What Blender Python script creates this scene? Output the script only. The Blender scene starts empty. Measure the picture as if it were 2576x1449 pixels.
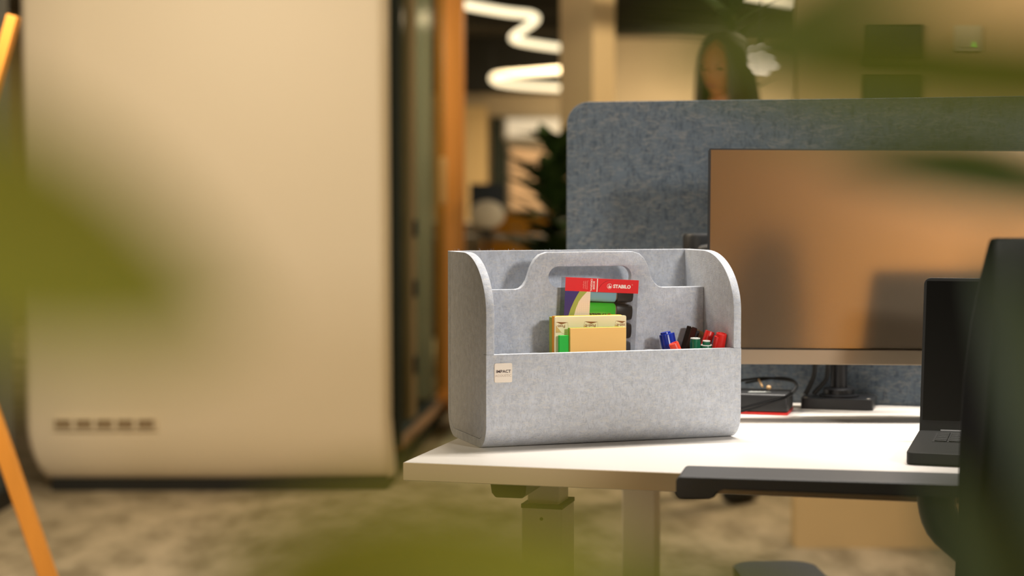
import bpy, bmesh, math, random
from mathutils import Vector, Matrix, Euler
from mathutils.geometry import tessellate_polygon
random.seed(7)
sc = bpy.context.scene
COL = sc.collection
PI = math.pi

def lin(r, g, b):
    def f(c):
        c /= 255.0
        return c / 12.92 if c <= .04045 else ((c + .055) / 1.055) ** 2.4
    return (f(r), f(g), f(b), 1.0)

# ---------------------------------------------------------------- camera, world, lights, exposure
CAMZ = 1.0816
PITCH = .0467
FOCAL = 4400.0                                   # pixels, for the 2576-pixel-wide frame
cam_data = bpy.data.cameras.new('camera')
cam_data.sensor_width = 36.0
cam_data.lens = FOCAL / 2576 * 36.0
cam_data.clip_start = .02
cam_data.dof.use_dof = True
cam_data.dof.focus_distance = 2.50
cam_data.dof.aperture_fstop = 2.8
cam_data.dof.aperture_blades = 0
cam = bpy.data.objects.new('camera', cam_data)
COL.objects.link(cam)
cam.location = (0, 0, CAMZ)
cam.rotation_euler = (PI / 2 - PITCH, 0, 0)
sc.camera = cam

world = bpy.data.worlds.new('world')
sc.world = world
world.use_nodes = True
bg = world.node_tree.nodes['Background']
bg.inputs[0].default_value = (1.0, .82, .58, 1)
bg.inputs[1].default_value = .08

sc.view_settings.view_transform = 'Standard'
sc.view_settings.look = 'None'
sc.view_settings.gamma = 1.0
sc.view_settings.use_curve_mapping = False
sc.view_settings.exposure = 0.0

def area(name, loc, target, sx, sy, power, color, spread=None):
    d = bpy.data.lights.new(name, 'AREA')
    d.shape = 'RECTANGLE'; d.size = sx; d.size_y = sy
    d.energy = power; d.color = color
    if spread: d.spread = spread
    o = bpy.data.objects.new(name, d); COL.objects.link(o)
    o.location = loc
    o.rotation_euler = (Vector(target) - Vector(loc)).to_track_quat('-Z', 'Y').to_euler()
    return o
WARM = (1.0, .76, .46)
NEUT = (1.0, .90, .78)
area('light_desk', (.75, 3.0, 2.65), (.75, 2.85, 0), 1.5, .10, 41, (1.0, .92, .83), 1.9)
area('light_key', (1.50, .30, 1.70), (.2, 2.5, .95), .30, .30, 33, (1.0, .96, .92))
area('light_pod', (-1.3, 3.2, 2.35), (-1.1, 6.5, .55), 1.6, .3, 84, (1.0, .80, .55))
area('light_back_hall', (2.1, 7.6, 2.75), (1.4, 8.3, 0), 1.6, .4, 66, WARM)
area('light_far_right', (2.8, 16.8, 2.5), (2.2, 20, 1.3), 2.0, .4, 62, WARM, 1.5)  # added unseen lamp, brightens the right part of the back wall
area('fill_in_pod', (-1.0, 7.9, 2.33), (-.9, 7.9, 0), .8, .3, 20, (1.0, .93, .76))  # added fill, no fitting modelled; lightens the interior behind the glass
area('light_far_hall', (0, 15.5, 2.75), (0, 15.5, 0), 4.0, 1.0, 260, WARM)
area('light_partition_wall', (1.7, 4.2, 2.6), (1.7, 5.5, 1.4), .8, .2, 12, WARM)
area('light_behind', (2.5, -1.6, .85), (2.3, -3.0, .75), .8, .3, 54, (1.0, .77, .48))  # added unseen lamp on the front wall, for the monitor's warm reflection
area('light_plants', (-.7, -.3, 2.1), (-.1, .35, 1.05), .5, .3, 13, (1.0, .85, .6))  # added unseen fill for the leaves close to the lens

# ---------------------------------------------------------------- materials
MATS = {}
def mat(name, col, rough=.5, metal=0.0, spec=.5, noise=None, bump=None, alpha=None, trans=None, emit=None, coat=0.0, sheen=0.0):
    """noise=(scale, amount, [stretch]) mottles the colour; bump=(scale, strength)"""
    m = bpy.data.materials.new(name); m.use_nodes = True
    nt = m.node_tree; b = nt.nodes['Principled BSDF']
    b.inputs['Base Color'].default_value = col
    b.inputs['Roughness'].default_value = rough
    b.inputs['Metallic'].default_value = metal
    b.inputs['Specular IOR Level'].default_value = spec
    b.inputs['Coat Weight'].default_value = coat
    b.inputs['Sheen Weight'].default_value = sheen
    tc = None
    if noise or bump:
        tc = nt.nodes.new('ShaderNodeTexCoord')
    if noise:
        n = nt.nodes.new('ShaderNodeTexNoise'); n.inputs['Scale'].default_value = noise[0]
        n.inputs['Detail'].default_value = 5
        mp = nt.nodes.new('ShaderNodeMapping')
        if len(noise) > 2: mp.inputs['Scale'].default_value = noise[2]
        nt.links.new(tc.outputs['Object'], mp.inputs[0]); nt.links.new(mp.outputs[0], n.inputs['Vector'])
        cr = nt.nodes.new('ShaderNodeValToRGB')
        a = noise[1]
        cr.color_ramp.elements[0].position = .3; cr.color_ramp.elements[1].position = .7
        cr.color_ramp.elements[0].color = tuple(c * (1 - a) for c in col[:3]) + (1,)
        cr.color_ramp.elements[1].color = tuple(min(1, c * (1 + a)) for c in col[:3]) + (1,)
        nt.links.new(n.outputs['Fac'], cr.inputs[0]); nt.links.new(cr.outputs[0], b.inputs['Base Color'])
    if bump:
        n2 = nt.nodes.new('ShaderNodeTexNoise'); n2.inputs['Scale'].default_value = bump[0]; n2.inputs['Detail'].default_value = 4
        bp = nt.nodes.new('ShaderNodeBump'); bp.inputs['Strength'].default_value = bump[1]; bp.inputs['Distance'].default_value = .002
        nt.links.new(tc.outputs['Object'], n2.inputs['Vector']); nt.links.new(n2.outputs['Fac'], bp.inputs['Height'])
        nt.links.new(bp.outputs[0], b.inputs['Normal'])
    if alpha is not None: b.inputs['Alpha'].default_value = alpha
    if trans is not None:
        b.inputs['Transmission Weight'].default_value = trans
    if emit:
        b.inputs['Emission Color'].default_value = emit[0]; b.inputs['Emission Strength'].default_value = emit[1]
    MATS[name] = m
    return m

def felt(name, base, fleck_d, fleck_l, scale=1.0):
    """pressed polyester felt: cloudy mottling plus short fibres in two tones"""
    m = bpy.data.materials.new(name); m.use_nodes = True
    nt = m.node_tree; b = nt.nodes['Principled BSDF']; L = nt.links.new
    b.inputs['Roughness'].default_value = .95; b.inputs['Specular IOR Level'].default_value = .15
    b.inputs['Sheen Weight'].default_value = .25; b.inputs['Sheen Roughness'].default_value = .5
    tc = nt.nodes.new('ShaderNodeTexCoord')
    def noise(s, det, rough=.6, sc3=(1, 1, 1), rot=(0, 0, 0), dist=0.0):
        mp = nt.nodes.new('ShaderNodeMapping'); mp.inputs['Scale'].default_value = sc3; mp.inputs['Rotation'].default_value = rot
        L(tc.outputs['Object'], mp.inputs[0])
        n = nt.nodes.new('ShaderNodeTexNoise'); n.inputs['Scale'].default_value = s * scale
        n.inputs['Detail'].default_value = det; n.inputs['Roughness'].default_value = rough; n.inputs['Distortion'].default_value = dist
        L(mp.outputs[0], n.inputs['Vector']); return n.outputs['Fac']
    def ramp(src, p0, p1, c0, c1):
        r = nt.nodes.new('ShaderNodeValToRGB'); e = r.color_ramp.elements
        e[0].position = p0; e[1].position = p1; e[0].color = c0; e[1].color = c1
        L(src, r.inputs[0]); return r.outputs[0]
    def mix(f, a, c):
        x = nt.nodes.new('ShaderNodeMix'); x.data_type = 'RGBA'
        L(f, x.inputs[0]); L(a, x.inputs[6]); L(c, x.inputs[7]); return x.outputs[2]
    w, k = (1, 1, 1, 1), (0, 0, 0, 1)
    base_c = ramp(noise(60, 3), .3, .7, tuple(c * .86 for c in base[:3]) + (1,), tuple(c * 1.13 for c in base[:3]) + (1,))
    dk = nt.nodes.new('ShaderNodeRGB'); dk.outputs[0].default_value = fleck_d
    lt = nt.nodes.new('ShaderNodeRGB'); lt.outputs[0].default_value = fleck_l
    f1 = ramp(noise(230, 2, .6, (1, 1, .35), (.3, .5, .4), 1.2), .48, .68, k, (.8, .8, .8, 1))
    f2 = ramp(noise(260, 2, .6, (.35, 1, 1), (1.1, .2, .9), 1.2), .48, .70, k, (.7, .7, .7, 1))
    c1 = mix(f1, base_c, dk.outputs[0]); c2 = mix(f2, c1, lt.outputs[0])
    L(c2, b.inputs['Base Color'])
    bp = nt.nodes.new('ShaderNodeBump'); bp.inputs['Strength'].default_value = .35; bp.inputs['Distance'].default_value = .0012
    L(noise(420, 3), bp.inputs['Height']); L(bp.outputs[0], b.inputs['Normal'])
    MATS[name] = m; return m

FELT_LIGHT = felt('felt_light', lin(189, 195, 205), lin(168, 174, 185), lin(208, 208, 206), 1.35)
FELT_DARK = felt('felt_dark', lin(98, 110, 122), lin(72, 84, 96), lin(136, 138, 138), .6)
M_DESK = mat('desk_white', lin(226, 221, 214), .38, spec=.4)
M_EDGE = mat('desk_edge', lin(226, 204, 164), .5, spec=.3)
M_LEG = mat('leg_paint', lin(214, 208, 196), .5)
M_BLACK = mat('black_plastic', lin(34, 35, 36), .45, bump=(900, .1))
M_BLACKM = mat('black_metal', lin(44, 45, 48), .32, metal=.3)
M_RUBBER = mat('black_rubber', lin(20, 20, 20), .6)
M_ARM = mat('armrest_grey', lin(66, 67, 68), .55, bump=(1200, .15))
M_CHAIR = mat('chair_black', lin(20, 21, 19), .9, spec=.15, noise=(300, .2))
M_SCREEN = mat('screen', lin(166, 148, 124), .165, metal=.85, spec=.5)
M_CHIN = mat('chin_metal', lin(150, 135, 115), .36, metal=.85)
M_LAPTOP = mat('laptop_black', lin(22, 23, 22), .5, spec=.3)
M_LSCREEN = mat('laptop_screen', lin(9, 9, 8), .3, spec=.08)
M_KEY = mat('key_black', lin(18, 18, 18), .5)
M_RED = mat('red_plastic', lin(214, 34, 26), .35)
M_REDORANGE = mat('red_orange_plastic', lin(232, 70, 44), .35)
M_BLUE = mat('blue_plastic', lin(16, 44, 150), .25)
M_GREEN = mat('green_plastic', lin(10, 112, 78), .3)
M_PEARL = mat('pale_plastic', lin(226, 232, 226), .3)
M_TAN = mat('tan_plastic', lin(186, 150, 104), .5)
M_BROWNBLACK = mat('brown_black_plastic', lin(38, 26, 18), .2)
M_TAG = mat('tag_white', lin(238, 228, 214), .5)
M_INK = mat('ink_dark', lin(62, 44, 44), .7)
M_INKP = mat('ink_pale', lin(196, 180, 166), .7)
M_FLOOR = None
M_POD = mat('pod_cream', lin(224, 212, 188), .42, spec=.4)
M_PODDARK = mat('pod_dark_frame', lin(46, 52, 48), .85, spec=.1)
M_PLINTH = mat('plinth_black', lin(20, 22, 20), .7)
M_WOOD = mat('orange_wood', lin(206, 132, 46), .5, noise=(14, .18, (1, 1, .08)))
M_WOODS = mat('stand_wood', lin(216, 146, 58), .5, noise=(14, .12, (1, 1, .08)))
M_PODIN = mat('pod_interior', lin(166, 162, 138), .8)
M_WALL = mat('wall_beige', lin(196, 172, 128), .8, noise=(3, .03))
M_WALLB = mat('wall_back_paint', lin(170, 156, 130), .8, noise=(2, .04))
M_WALLF = mat('wall_front_paint', lin(214, 178, 126), .85, noise=(1.5, .04))
M_CEIL = mat('ceiling_dark', lin(58, 58, 54), .9)
M_BAFFLE = mat('baffle_dark', lin(40, 42, 40), .9)
M_COL = mat('column_cream', lin(218, 196, 156), .7)
M_SKIN = mat('skin', lin(178, 112, 70), .55)
M_HAIR = mat('hair_dark', lin(44, 30, 18), .5, noise=(60, .4, (1, 1, .05)))
M_TOP = mat('white_top', lin(214, 200, 176), .8)
M_TROUSER = mat('dark_trousers', lin(40, 42, 50), .8)
M_EYE = mat('eye_dark', lin(30, 22, 18), .2)
M_LIPS = mat('lips', lin(160, 84, 74), .5)
M_PANEL = mat('panel_dark_green', lin(44, 52, 34), .5)
M_SWITCH = mat('switch_plate', lin(196, 186, 150), .4)
M_POT = mat('pot_grey', lin(96, 92, 86), .7)
M_SOIL = mat('soil', lin(48, 36, 26), .95, noise=(40, .4))
M_PLANTDK = mat('leaf_dark_green', lin(44, 66, 26), .5, noise=(30, .3))
M_STEM = mat('stem_green', lin(84, 96, 44), .6)
M_YELLOW = mat('yellow_fabric', lin(206, 146, 40), .85, noise=(120, .12))
M_WHITEP = mat('white_shell', lin(226, 224, 216), .4)
M_NAVY = mat('navy_paint', lin(36, 52, 70), .5)
M_GREYP = mat('grey_paint', lin(120, 116, 106), .7)
M_LED = mat('led_tube', lin(255, 240, 210), .4, emit=((1.0, .86, .56, 1), 1.6))
M_LEDLIT = mat('led_green', lin(110, 190, 40), .4, emit=((.3, 1.0, .08, 1), 1.2))
M_FLOWER = mat('petal_white', lin(238, 230, 214), .5)

def leafmat(name, c, t):
    m = bpy.data.materials.new(name); m.use_nodes = True
    nt = m.node_tree; b = nt.nodes['Principled BSDF']; L = nt.links.new
    b.inputs['Base Color'].default_value = c; b.inputs['Roughness'].default_value = .45
    tr = nt.nodes.new('ShaderNodeBsdfTranslucent'); tr.inputs[0].default_value = t
    mx = nt.nodes.new('ShaderNodeMixShader'); mx.inputs[0].default_value = .4
    n = nt.nodes.new('ShaderNodeTexNoise'); n.inputs['Scale'].default_value = 60
    hs = nt.nodes.new('ShaderNodeHueSaturation'); hs.inputs['Color'].default_value = c
    mr = nt.nodes.new('ShaderNodeMapRange'); mr.inputs[3].default_value = .75; mr.inputs[4].default_value = 1.25
    L(n.outputs['Fac'], mr.inputs[0]); L(mr.outputs[0], hs.inputs['Value']); L(hs.outputs[0], b.inputs['Base Color'])
    L(b.outputs[0], mx.inputs[1]); L(tr.outputs[0], mx.inputs[2])
    L(mx.outputs[0], nt.nodes['Material Output'].inputs[0])
    return m
M_LEAF = leafmat('leaf_green_lit', lin(148, 158, 62), lin(184, 178, 62))  # raised leaf colour: the brightness of well-lit leaves is put into it
M_LEAFD = leafmat('leaf_deep_green', lin(104, 120, 42), lin(118, 134, 40))

def glassmat(name, tint, mixf, rough=.05):
    """a thin pane: mostly see-through, tinted, with a glossy surface"""
    m = bpy.data.materials.new(name); m.use_nodes = True
    nt = m.node_tree; L = nt.links.new
    for n in list(nt.nodes):
        if n.type == 'BSDF_PRINCIPLED': nt.nodes.remove(n)
    t = nt.nodes.new('ShaderNodeBsdfTransparent'); t.inputs[0].default_value = tint
    g = nt.nodes.new('ShaderNodeBsdfGlossy'); g.inputs['Roughness'].default_value = rough; g.inputs[0].default_value = (.9, .9, .9, 1)
    mx = nt.nodes.new('ShaderNodeMixShader'); mx.inputs[0].default_value = mixf
    L(t.outputs[0], mx.inputs[1]); L(g.outputs[0], mx.inputs[2]); L(mx.outputs[0], nt.nodes['Material Output'].inputs[0])
    return m
M_GLASS = glassmat('pod_glass', (.70, .74, .67, 1), .03, .15)
M_FILM = glassmat('clear_film', (.93, .93, .93, 1), .05, .15)

def carpet():
    m = bpy.data.materials.new('carpet'); m.use_nodes = True
    nt = m.node_tree; b = nt.nodes['Principled BSDF']; L = nt.links.new
    b.inputs['Roughness'].default_value = .95; b.inputs['Specular IOR Level'].default_value = .1
    tc = nt.nodes.new('ShaderNodeTexCoord')
    mp = nt.nodes.new('ShaderNodeMapping'); mp.inputs['Scale'].default_value = (1, .45, 1); mp.inputs['Rotation'].default_value = (0, 0, .5)
    n = nt.nodes.new('ShaderNodeTexNoise'); n.inputs['Scale'].default_value = 7; n.inputs['Detail'].default_value = 6; n.inputs['Roughness'].default_value = .62
    r = nt.nodes.new('ShaderNodeValToRGB')
    r.color_ramp.elements[0].position = .36; r.color_ramp.elements[0].color = lin(148, 138, 116)
    r.color_ramp.elements[1].position = .62; r.color_ramp.elements[1].color = lin(198, 186, 162)
    L(tc.outputs['Object'], mp.inputs[0]); L(mp.outputs[0], n.inputs[0]); L(n.outputs[0], r.inputs[0]); L(r.outputs[0], b.inputs['Base Color'])
    n2 = nt.nodes.new('ShaderNodeTexNoise'); n2.inputs['Scale'].default_value = 400
    bp = nt.nodes.new('ShaderNodeBump'); bp.inputs['Strength'].default_value = .4; bp.inputs['Distance'].default_value = .004
    L(tc.outputs['Object'], n2.inputs[0]); L(n2.outputs[0], bp.inputs['Height']); L(bp.outputs[0], b.inputs['Normal'])
    return m
M_FLOOR = carpet()

# ---------------------------------------------------------------- mesh helpers: each returns (verts, faces)
def box(cx, cy, cz, sx, sy, sz):
    x, y, z = sx / 2, sy / 2, sz / 2
    v = [(cx + a * x, cy + b_ * y, cz + c * z) for a in (-1, 1) for b_ in (-1, 1) for c in (-1, 1)]
    return v, [(0, 1, 3, 2), (4, 6, 7, 5), (0, 4, 5, 1), (2, 3, 7, 6), (0, 2, 6, 4), (1, 5, 7, 3)]
def bb(x0, x1, y0, y1, z0, z1):
    return box((x0 + x1) / 2, (y0 + y1) / 2, (z0 + z1) / 2, x1 - x0, y1 - y0, z1 - z0)
def prism(poly, axis, a, b_, holes=()):
    """extrude a 2-D outline (with holes) along axis from a to b; 'y': poly is (x,z); 'x': (y,z); 'z': (x,y)"""
    loops = [list(poly)] + [list(h) for h in holes]
    tris = tessellate_polygon([[Vector((p[0], p[1], 0)) for p in l] for l in loops])
    flat = [p for l in loops for p in l]; n = len(flat)
    def P(p, t):
        return {'y': (p[0], t, p[1]), 'x': (t, p[0], p[1]), 'z': (p[0], p[1], t)}[axis]
    v = [P(p, a) for p in flat] + [P(p, b_) for p in flat]
    f = [tuple(t) for t in tris] + [tuple(i + n for i in reversed(t)) for t in tris]
    s = 0
    for l in loops:
        k = len(l)
        for i in range(k):
            j = (i + 1) % k
            f.append((s + i, s + j, n + s + j, n + s + i))
        s += k
    return v, f
def offset_loop(l, d):
    """move a closed outline to its left side by d (mitred)"""
    n = len(l); out = []
    for i in range(n):
        p, a, b_ = Vector(l[i]), Vector(l[i - 1]), Vector(l[(i + 1) % n])
        e1 = (p - a).normalized(); e2 = (b_ - p).normalized()
        n1 = Vector((-e1.y, e1.x)); n2 = Vector((-e2.y, e2.x)); m_ = n1 + n2
        if m_.length < 1e-6: m_ = n1
        m_.normalize()
        out.append(tuple(p + m_ * (d / max(.5, m_.dot(n1)))))
    return out
def soft_prism(poly, axis, a, b_, holes=(), d=.0014):
    """a prism whose cut edges are rounded over by d"""
    def ccw(l):
        ar = sum(l[i - 1][0] * l[i][1] - l[i][0] * l[i - 1][1] for i in range(len(l)))
        return list(l) if ar > 0 else list(reversed(l))
    loops = [ccw(poly)] + [list(reversed(ccw(h))) for h in holes]
    def P(p, t): return {'y': (p[0], t, p[1]), 'x': (t, p[0], p[1]), 'z': (p[0], p[1], t)}[axis]
    layers = []
    for t, ins in ((a, d), (a + d * .3, d * .3), (a + d, 0), (b_ - d, 0), (b_ - d * .3, d * .3), (b_, d)):
        layers.append((t, [offset_loop(l, ins) if ins else l for l in loops]))
    n = sum(len(l) for l in loops); v = []; f = []
    for t, ls in layers: v += [P(p, t) for l in ls for p in l]
    tris = tessellate_polygon([[Vector((p[0], p[1], 0)) for p in l] for l in layers[0][1]])
    f += [tuple(t) for t in tris] + [tuple(i + 5 * n for i in reversed(t)) for t in tris]
    for k in range(5):
        s0 = k * n
        for l in loops:
            m_ = len(l)
            for i in range(m_):
                j = (i + 1) % m_
                f.append((s0 + i, s0 + j, s0 + n + j, s0 + n + i))
            s0 += m_
    return v, f
def lathe(prof, n=24, cx=0, cy=0):
    v, f = [], []
    for r, z in prof:
        for i in range(n):
            a = 2 * PI * i / n
            v.append((cx + r * math.cos(a), cy + r * math.sin(a), z))
    for k in range(len(prof) - 1):
        for i in range(n):
            j = (i + 1) % n
            f.append((k * n + i, k * n + j, (k + 1) * n + j, (k + 1) * n + i))
    f.append(tuple(reversed(range(n)))); f.append(tuple(range((len(prof) - 1) * n, len(prof) * n)))
    return v, f
def smooth_path(pts, k=6):
    """Catmull-Rom through the points"""
    P = [Vector(p) for p in pts]; out = []
    for i in range(len(P) - 1):
        p0 = P[max(i - 1, 0)]; p1 = P[i]; p2 = P[i + 1]; p3 = P[min(i + 2, len(P) - 1)]
        for s in range(k):
            t = s / k
            out.append(.5 * ((2 * p1) + (p2 - p0) * t + (2 * p0 - 5 * p1 + 4 * p2 - p3) * t * t + (3 * p1 - p0 - 3 * p2 + p3) * t ** 3))
    out.append(P[-1]); return out
def tube(pts, r, n=10, radii=None):
    pts = [Vector(p) for p in pts]; v, f = [], []
    up = Vector((0, 0, 1)); prev = None
    for i, p in enumerate(pts):
        d = (pts[min(i + 1, len(pts) - 1)] - pts[max(i - 1, 0)]).normalized()
        if prev is None:
            ref = up if abs(d.dot(up)) < .9 else Vector((1, 0, 0))
            a = d.cross(ref).normalized()
        else:
            a = (prev - d * prev.dot(d)).normalized()
        prev = a; b_ = d.cross(a)
        rr = radii[i] if radii else r
        for k in range(n):
            t = 2 * PI * k / n
            v.append(tuple(p + (a * math.cos(t) + b_ * math.sin(t)) * rr))
    for i in range(len(pts) - 1):
        for k in range(n):
            j = (k + 1) % n
            f.append((i * n + k, i * n + j, (i + 1) * n + j, (i + 1) * n + k))
    f.append(tuple(reversed(range(n)))); f.append(tuple(range((len(pts) - 1) * n, len(pts) * n)))
    return v, f
def ellipsoid(c, r, n=16, m=10):
    v, f = [], []
    for i in range(1, m):
        t = PI * i / m
        for k in range(n):
            a = 2 * PI * k / n
            v.append((c[0] + r[0] * math.sin(t) * math.cos(a), c[1] + r[1] * math.sin(t) * math.sin(a), c[2] + r[2] * math.cos(t)))
    top = len(v); v.append((c[0], c[1], c[2] + r[2])); v.append((c[0], c[1], c[2] - r[2]))
    for i in range(m - 2):
        for k in range(n):
            j = (k + 1) % n
            f.append((i * n + k, (i + 1) * n + k, (i + 1) * n + j, i * n + j))
    for k in range(n):
        j = (k + 1) % n
        f.append((top, k, j)); f.append((top + 1, (m - 2) * n + j, (m - 2) * n + k))
    return v, f
def xf(vf, M):
    return [tuple(M @ Vector(p)) for p in vf[0]], vf[1]
def rrect(x0, x1, y0, y1, r, n=6, corners=(1, 1, 1, 1)):
    """rounded rectangle outline, corners: bl, br, tr, tl"""
    out = []
    for (cx, cy, a0, on, px, py) in ((x0 + r, y0 + r, PI, corners[0], x0, y0), (x1 - r, y0 + r, 1.5 * PI, corners[1], x1, y0),
                                   (x1 - r, y1 - r, 0, corners[2], x1, y1), (x0 + r, y1 - r, .5 * PI, corners[3], x0, y1)):
        if not on: out.append((px, py)); continue
        for i in range(n + 1):
            a = a0 + .5 * PI * i / n
            out.append((cx + r * math.cos(a), cy + r * math.sin(a)))
    return out
def make(name, shapes, m, parent=None, bevel=None, smooth=True, seg=2, angle=.7):
    V, F = [], []
    for vf in shapes:
        o = len(V); V += list(vf[0]); F += [tuple(i + o for i in f) for f in vf[1]]
    me = bpy.data.meshes.new(name); me.from_pydata(V, [], F)
    bm = bmesh.new(); bm.from_mesh(me); bmesh.ops.recalc_face_normals(bm, faces=bm.faces); bm.to_mesh(me); bm.free()
    me.materials.append(m)
    o = bpy.data.objects.new(name, me); COL.objects.link(o)
    if parent: o.parent = parent
    if bevel:
        b = o.modifiers.new('bevel', 'BEVEL'); b.width = bevel; b.segments = seg; b.limit_method = 'ANGLE'; b.angle_limit = angle
    if smooth:
        for p in me.polygons: p.use_smooth = True
        me.set_sharp_from_angle(angle=.6)
    return o
def thing(name, label, cat, loc=(0, 0, 0), rz=0.0, group=None, rot=None):
    o = bpy.data.objects.new(name, None); COL.objects.link(o)
    o.empty_display_size = .1
    o.location = loc; o.rotation_euler = rot if rot else (0, 0, rz)
    o['label'] = label; o['category'] = cat
    if group: o['group'] = group
    return o
def tag(o, label, cat, group=None):
    o['label'] = label; o['category'] = cat
    if group: o['group'] = group
    return o
def struct(o):
    o['kind'] = 'structure'; return o
def copy_tree(o, parent=None):
    c = o.copy(); COL.objects.link(c)
    if parent: c.parent = parent
    for ch in list(o.children): copy_tree(ch, c)
    return c
def text(name, body, size, m, parent, M, ax='CENTER', bold=0.0, shear=0.0, sx=1.0):
    """lettering lying in the local XY plane of M"""
    c = bpy.data.curves.new(name, 'FONT'); c.body = body; c.size = size; c.align_x = ax; c.align_y = 'CENTER'
    c.offset = bold; c.shear = shear; c.extrude = .00004; c.resolution_u = 3
    tmp = bpy.data.objects.new(name, c); COL.objects.link(tmp)
    dg = bpy.context.evaluated_depsgraph_get()
    me = bpy.data.meshes.new_from_object(tmp.evaluated_get(dg)); bpy.data.objects.remove(tmp)
    o = bpy.data.objects.new(name, me); COL.objects.link(o)
    me.materials.clear(); me.materials.append(m); o.parent = parent
    o.matrix_local = M @ Matrix.Diagonal((sx, 1, 1, 1))
    return o
def face_y(x, y, z, rot=0.0):
    """matrix that lays XY drawings on a face looking towards local -Y, turned by rot in that face"""
    return Matrix.Translation((x, y, z)) @ Euler((PI / 2, 0, 0)).to_matrix().to_4x4() @ Matrix.Rotation(rot, 4, 'Z')
def at(px, py, y):
    """a point at forward distance y (metres) seen at a place of the frame; used to lay out the surroundings"""
    c, s = math.cos(PITCH), math.sin(PITCH)
    u = (724.5 - py) / FOCAL
    d = Vector(((px - 1288) / FOCAL, c + u * s, -s + u * c))
    return Vector((0, 0, CAMZ)) + d * (y / d.y)

# ---------------------------------------------------------------- the setting
struct(make('floor', [bb(-5, 6, -3, 20, -.1, 0)], M_FLOOR, smooth=False))
ceil = struct(make('ceiling', [bb(-5, 6, -3, 20, 3.0, 3.1)], M_CEIL, smooth=False))
for i in range(16):
    a = make('baffle', [box(0, 0, 0, 7.5, .06, .16)], M_BAFFLE, ceil)
    a.location = (2.2, 5.8 + i * .85, 2.915); a.rotation_euler = (0, 0, .55)
struct(make('wall_left', [bb(-5.1, -5, -3, 20, 0, 3)], M_WALLB, smooth=False))
struct(make('wall_right', [bb(6, 6.1, -3, 20, 0, 3)], M_WALL, smooth=False))
struct(make('wall_back', [bb(-5, 6, 20, 20.1, 0, 3)], M_WALLB, smooth=False))
struct(make('wall_front', [bb(-5, 6, -3.1, -3, 0, 3)], M_WALLF, smooth=False))
struct(make('wall_partition', [bb(.897, 6, 5.5, 5.58, 0, 3)], M_WALL, smooth=False))
cx = .413
struct(make('column', [xf(box(.145, .145, 1.5, .29, .29, 3.0), Matrix.Translation((0, 0, 0)))], M_COL, smooth=False))
col = bpy.data.objects['column']
col.scale = (.71, .71, 1); col.location = (.413, 9.0, 0); col.rotation_euler = (0, 0, math.radians(53))

# far end of the hall: framed openings and boards on the back wall
t = make('trim_1', [bb(-1.1, .75, 19.85, 20, 2.36, 3.0)], M_BAFFLE, smooth=False); struct(t)
o = thing('tall_shelf', 'pale tall cabinet far behind the tube lamps, beside a dark doorway', 'cabinet', (-.40, 19.6, 0))
make('body', [bb(-.14, .12, 0, .38, 0, 2.2)], mat('pale_cabinet', lin(206, 180, 130), .6), o, bevel=.01)
make('door', [bb(-.12, -.02, -.02, 0, .1, 2.1)], MATS['pale_cabinet'], o, bevel=.005)
make('door', [bb(0, .10, -.02, 0, .1, 2.1)], MATS['pale_cabinet'], o, bevel=.005)
d = struct(make('door_1', [bb(-.24, -.06, 19.93, 20.0, 0, 2.1)], M_PODDARK, bevel=.01))
o = thing('whiteboard', 'pale pinkish board on the back wall below the ring-like tube lamps', 'board', (.24, 19.95, 0))
make('board', [bb(-.26, .45, -.03, .03, 1.05, 1.75)], mat('board_pale', lin(206, 176, 146), .5), o, bevel=.01)
make('frame', [bb(-.29, .48, -.04, .04, 1.0, 1.05), bb(-.29, .48, -.04, .04, 1.75, 1.80), bb(-.29, -.26, -.04, .04, 1.05, 1.75), bb(.45, .48, -.04, .04, 1.05, 1.75)], M_GREYP, o, bevel=.005)
w = struct(make('window_1', [bb(-.1, .7, 19.9, 19.98, 1.84, 2.1)], mat('window_frame', lin(150, 146, 136), .5), bevel=.01))
g = make('window_pane', [bb(-.06, .66, 19.88, 19.9, 1.87, 2.07)], mat('lit_window', lin(200, 196, 180), .3, emit=((1, .92, .78, 1), .25)), w)

# serpentine LED lamps under the dark ceiling
def plan(px, py, z):
    c, s = math.cos(PITCH), math.sin(PITCH); u = (724.5 - py) / FOCAL
    d = Vector(((px - 1288) / FOCAL, c + u * s, -s + u * c)); return Vector((0, 0, CAMZ)) + d * ((z - CAMZ) / d.z)
def serpent(label, pts, z, r):
    P = [plan(a, b_, z) for a, b_ in pts]
    o = thing('tube_lamp', label, 'lamp', P[0], group='serpentine tube lamps')
    make('light_tube', [tube([p - P[0] for p in smooth_path(P, 8)], r, 10)], M_LED, o)
    for k in (0, len(P) // 2, len(P) - 1):
        q = P[k] - P[0]
        make('suspension_wire', [tube([q + Vector((0, 0, r)), q + Vector((0, 0, 3.0 - z))], .003, 6)], M_BLACKM, o)
serpent('zigzag glowing tube lamp hanging from the dark ceiling, the higher one', [(1120, 2), (1168, 12), (1270, 30), (1335, 38), (1347, 50), (1320, 72), (1292, 92), (1300, 102), (1350, 112), (1425, 122), (1500, 130)], 2.32, .026)
serpent('looped glowing tube lamp hanging from the dark ceiling, the lower and farther one', [(1500, 168), (1425, 176), (1330, 183), (1255, 189), (1240, 198), (1258, 208), (1320, 216), (1420, 222), (1500, 224)], 2.32, .030)
A = at(2022, 25, 10); dirv = Vector((-.56, -.83, 0)).normalized()
o = thing('linear_lamp', 'straight bright linear lamp hanging at the ceiling beside the beige wall', 'lamp', A)
make('diffuser', [tube([Vector((0, 0, 0)), dirv * 1.8], .028, 10)], M_LED, o)
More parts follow.
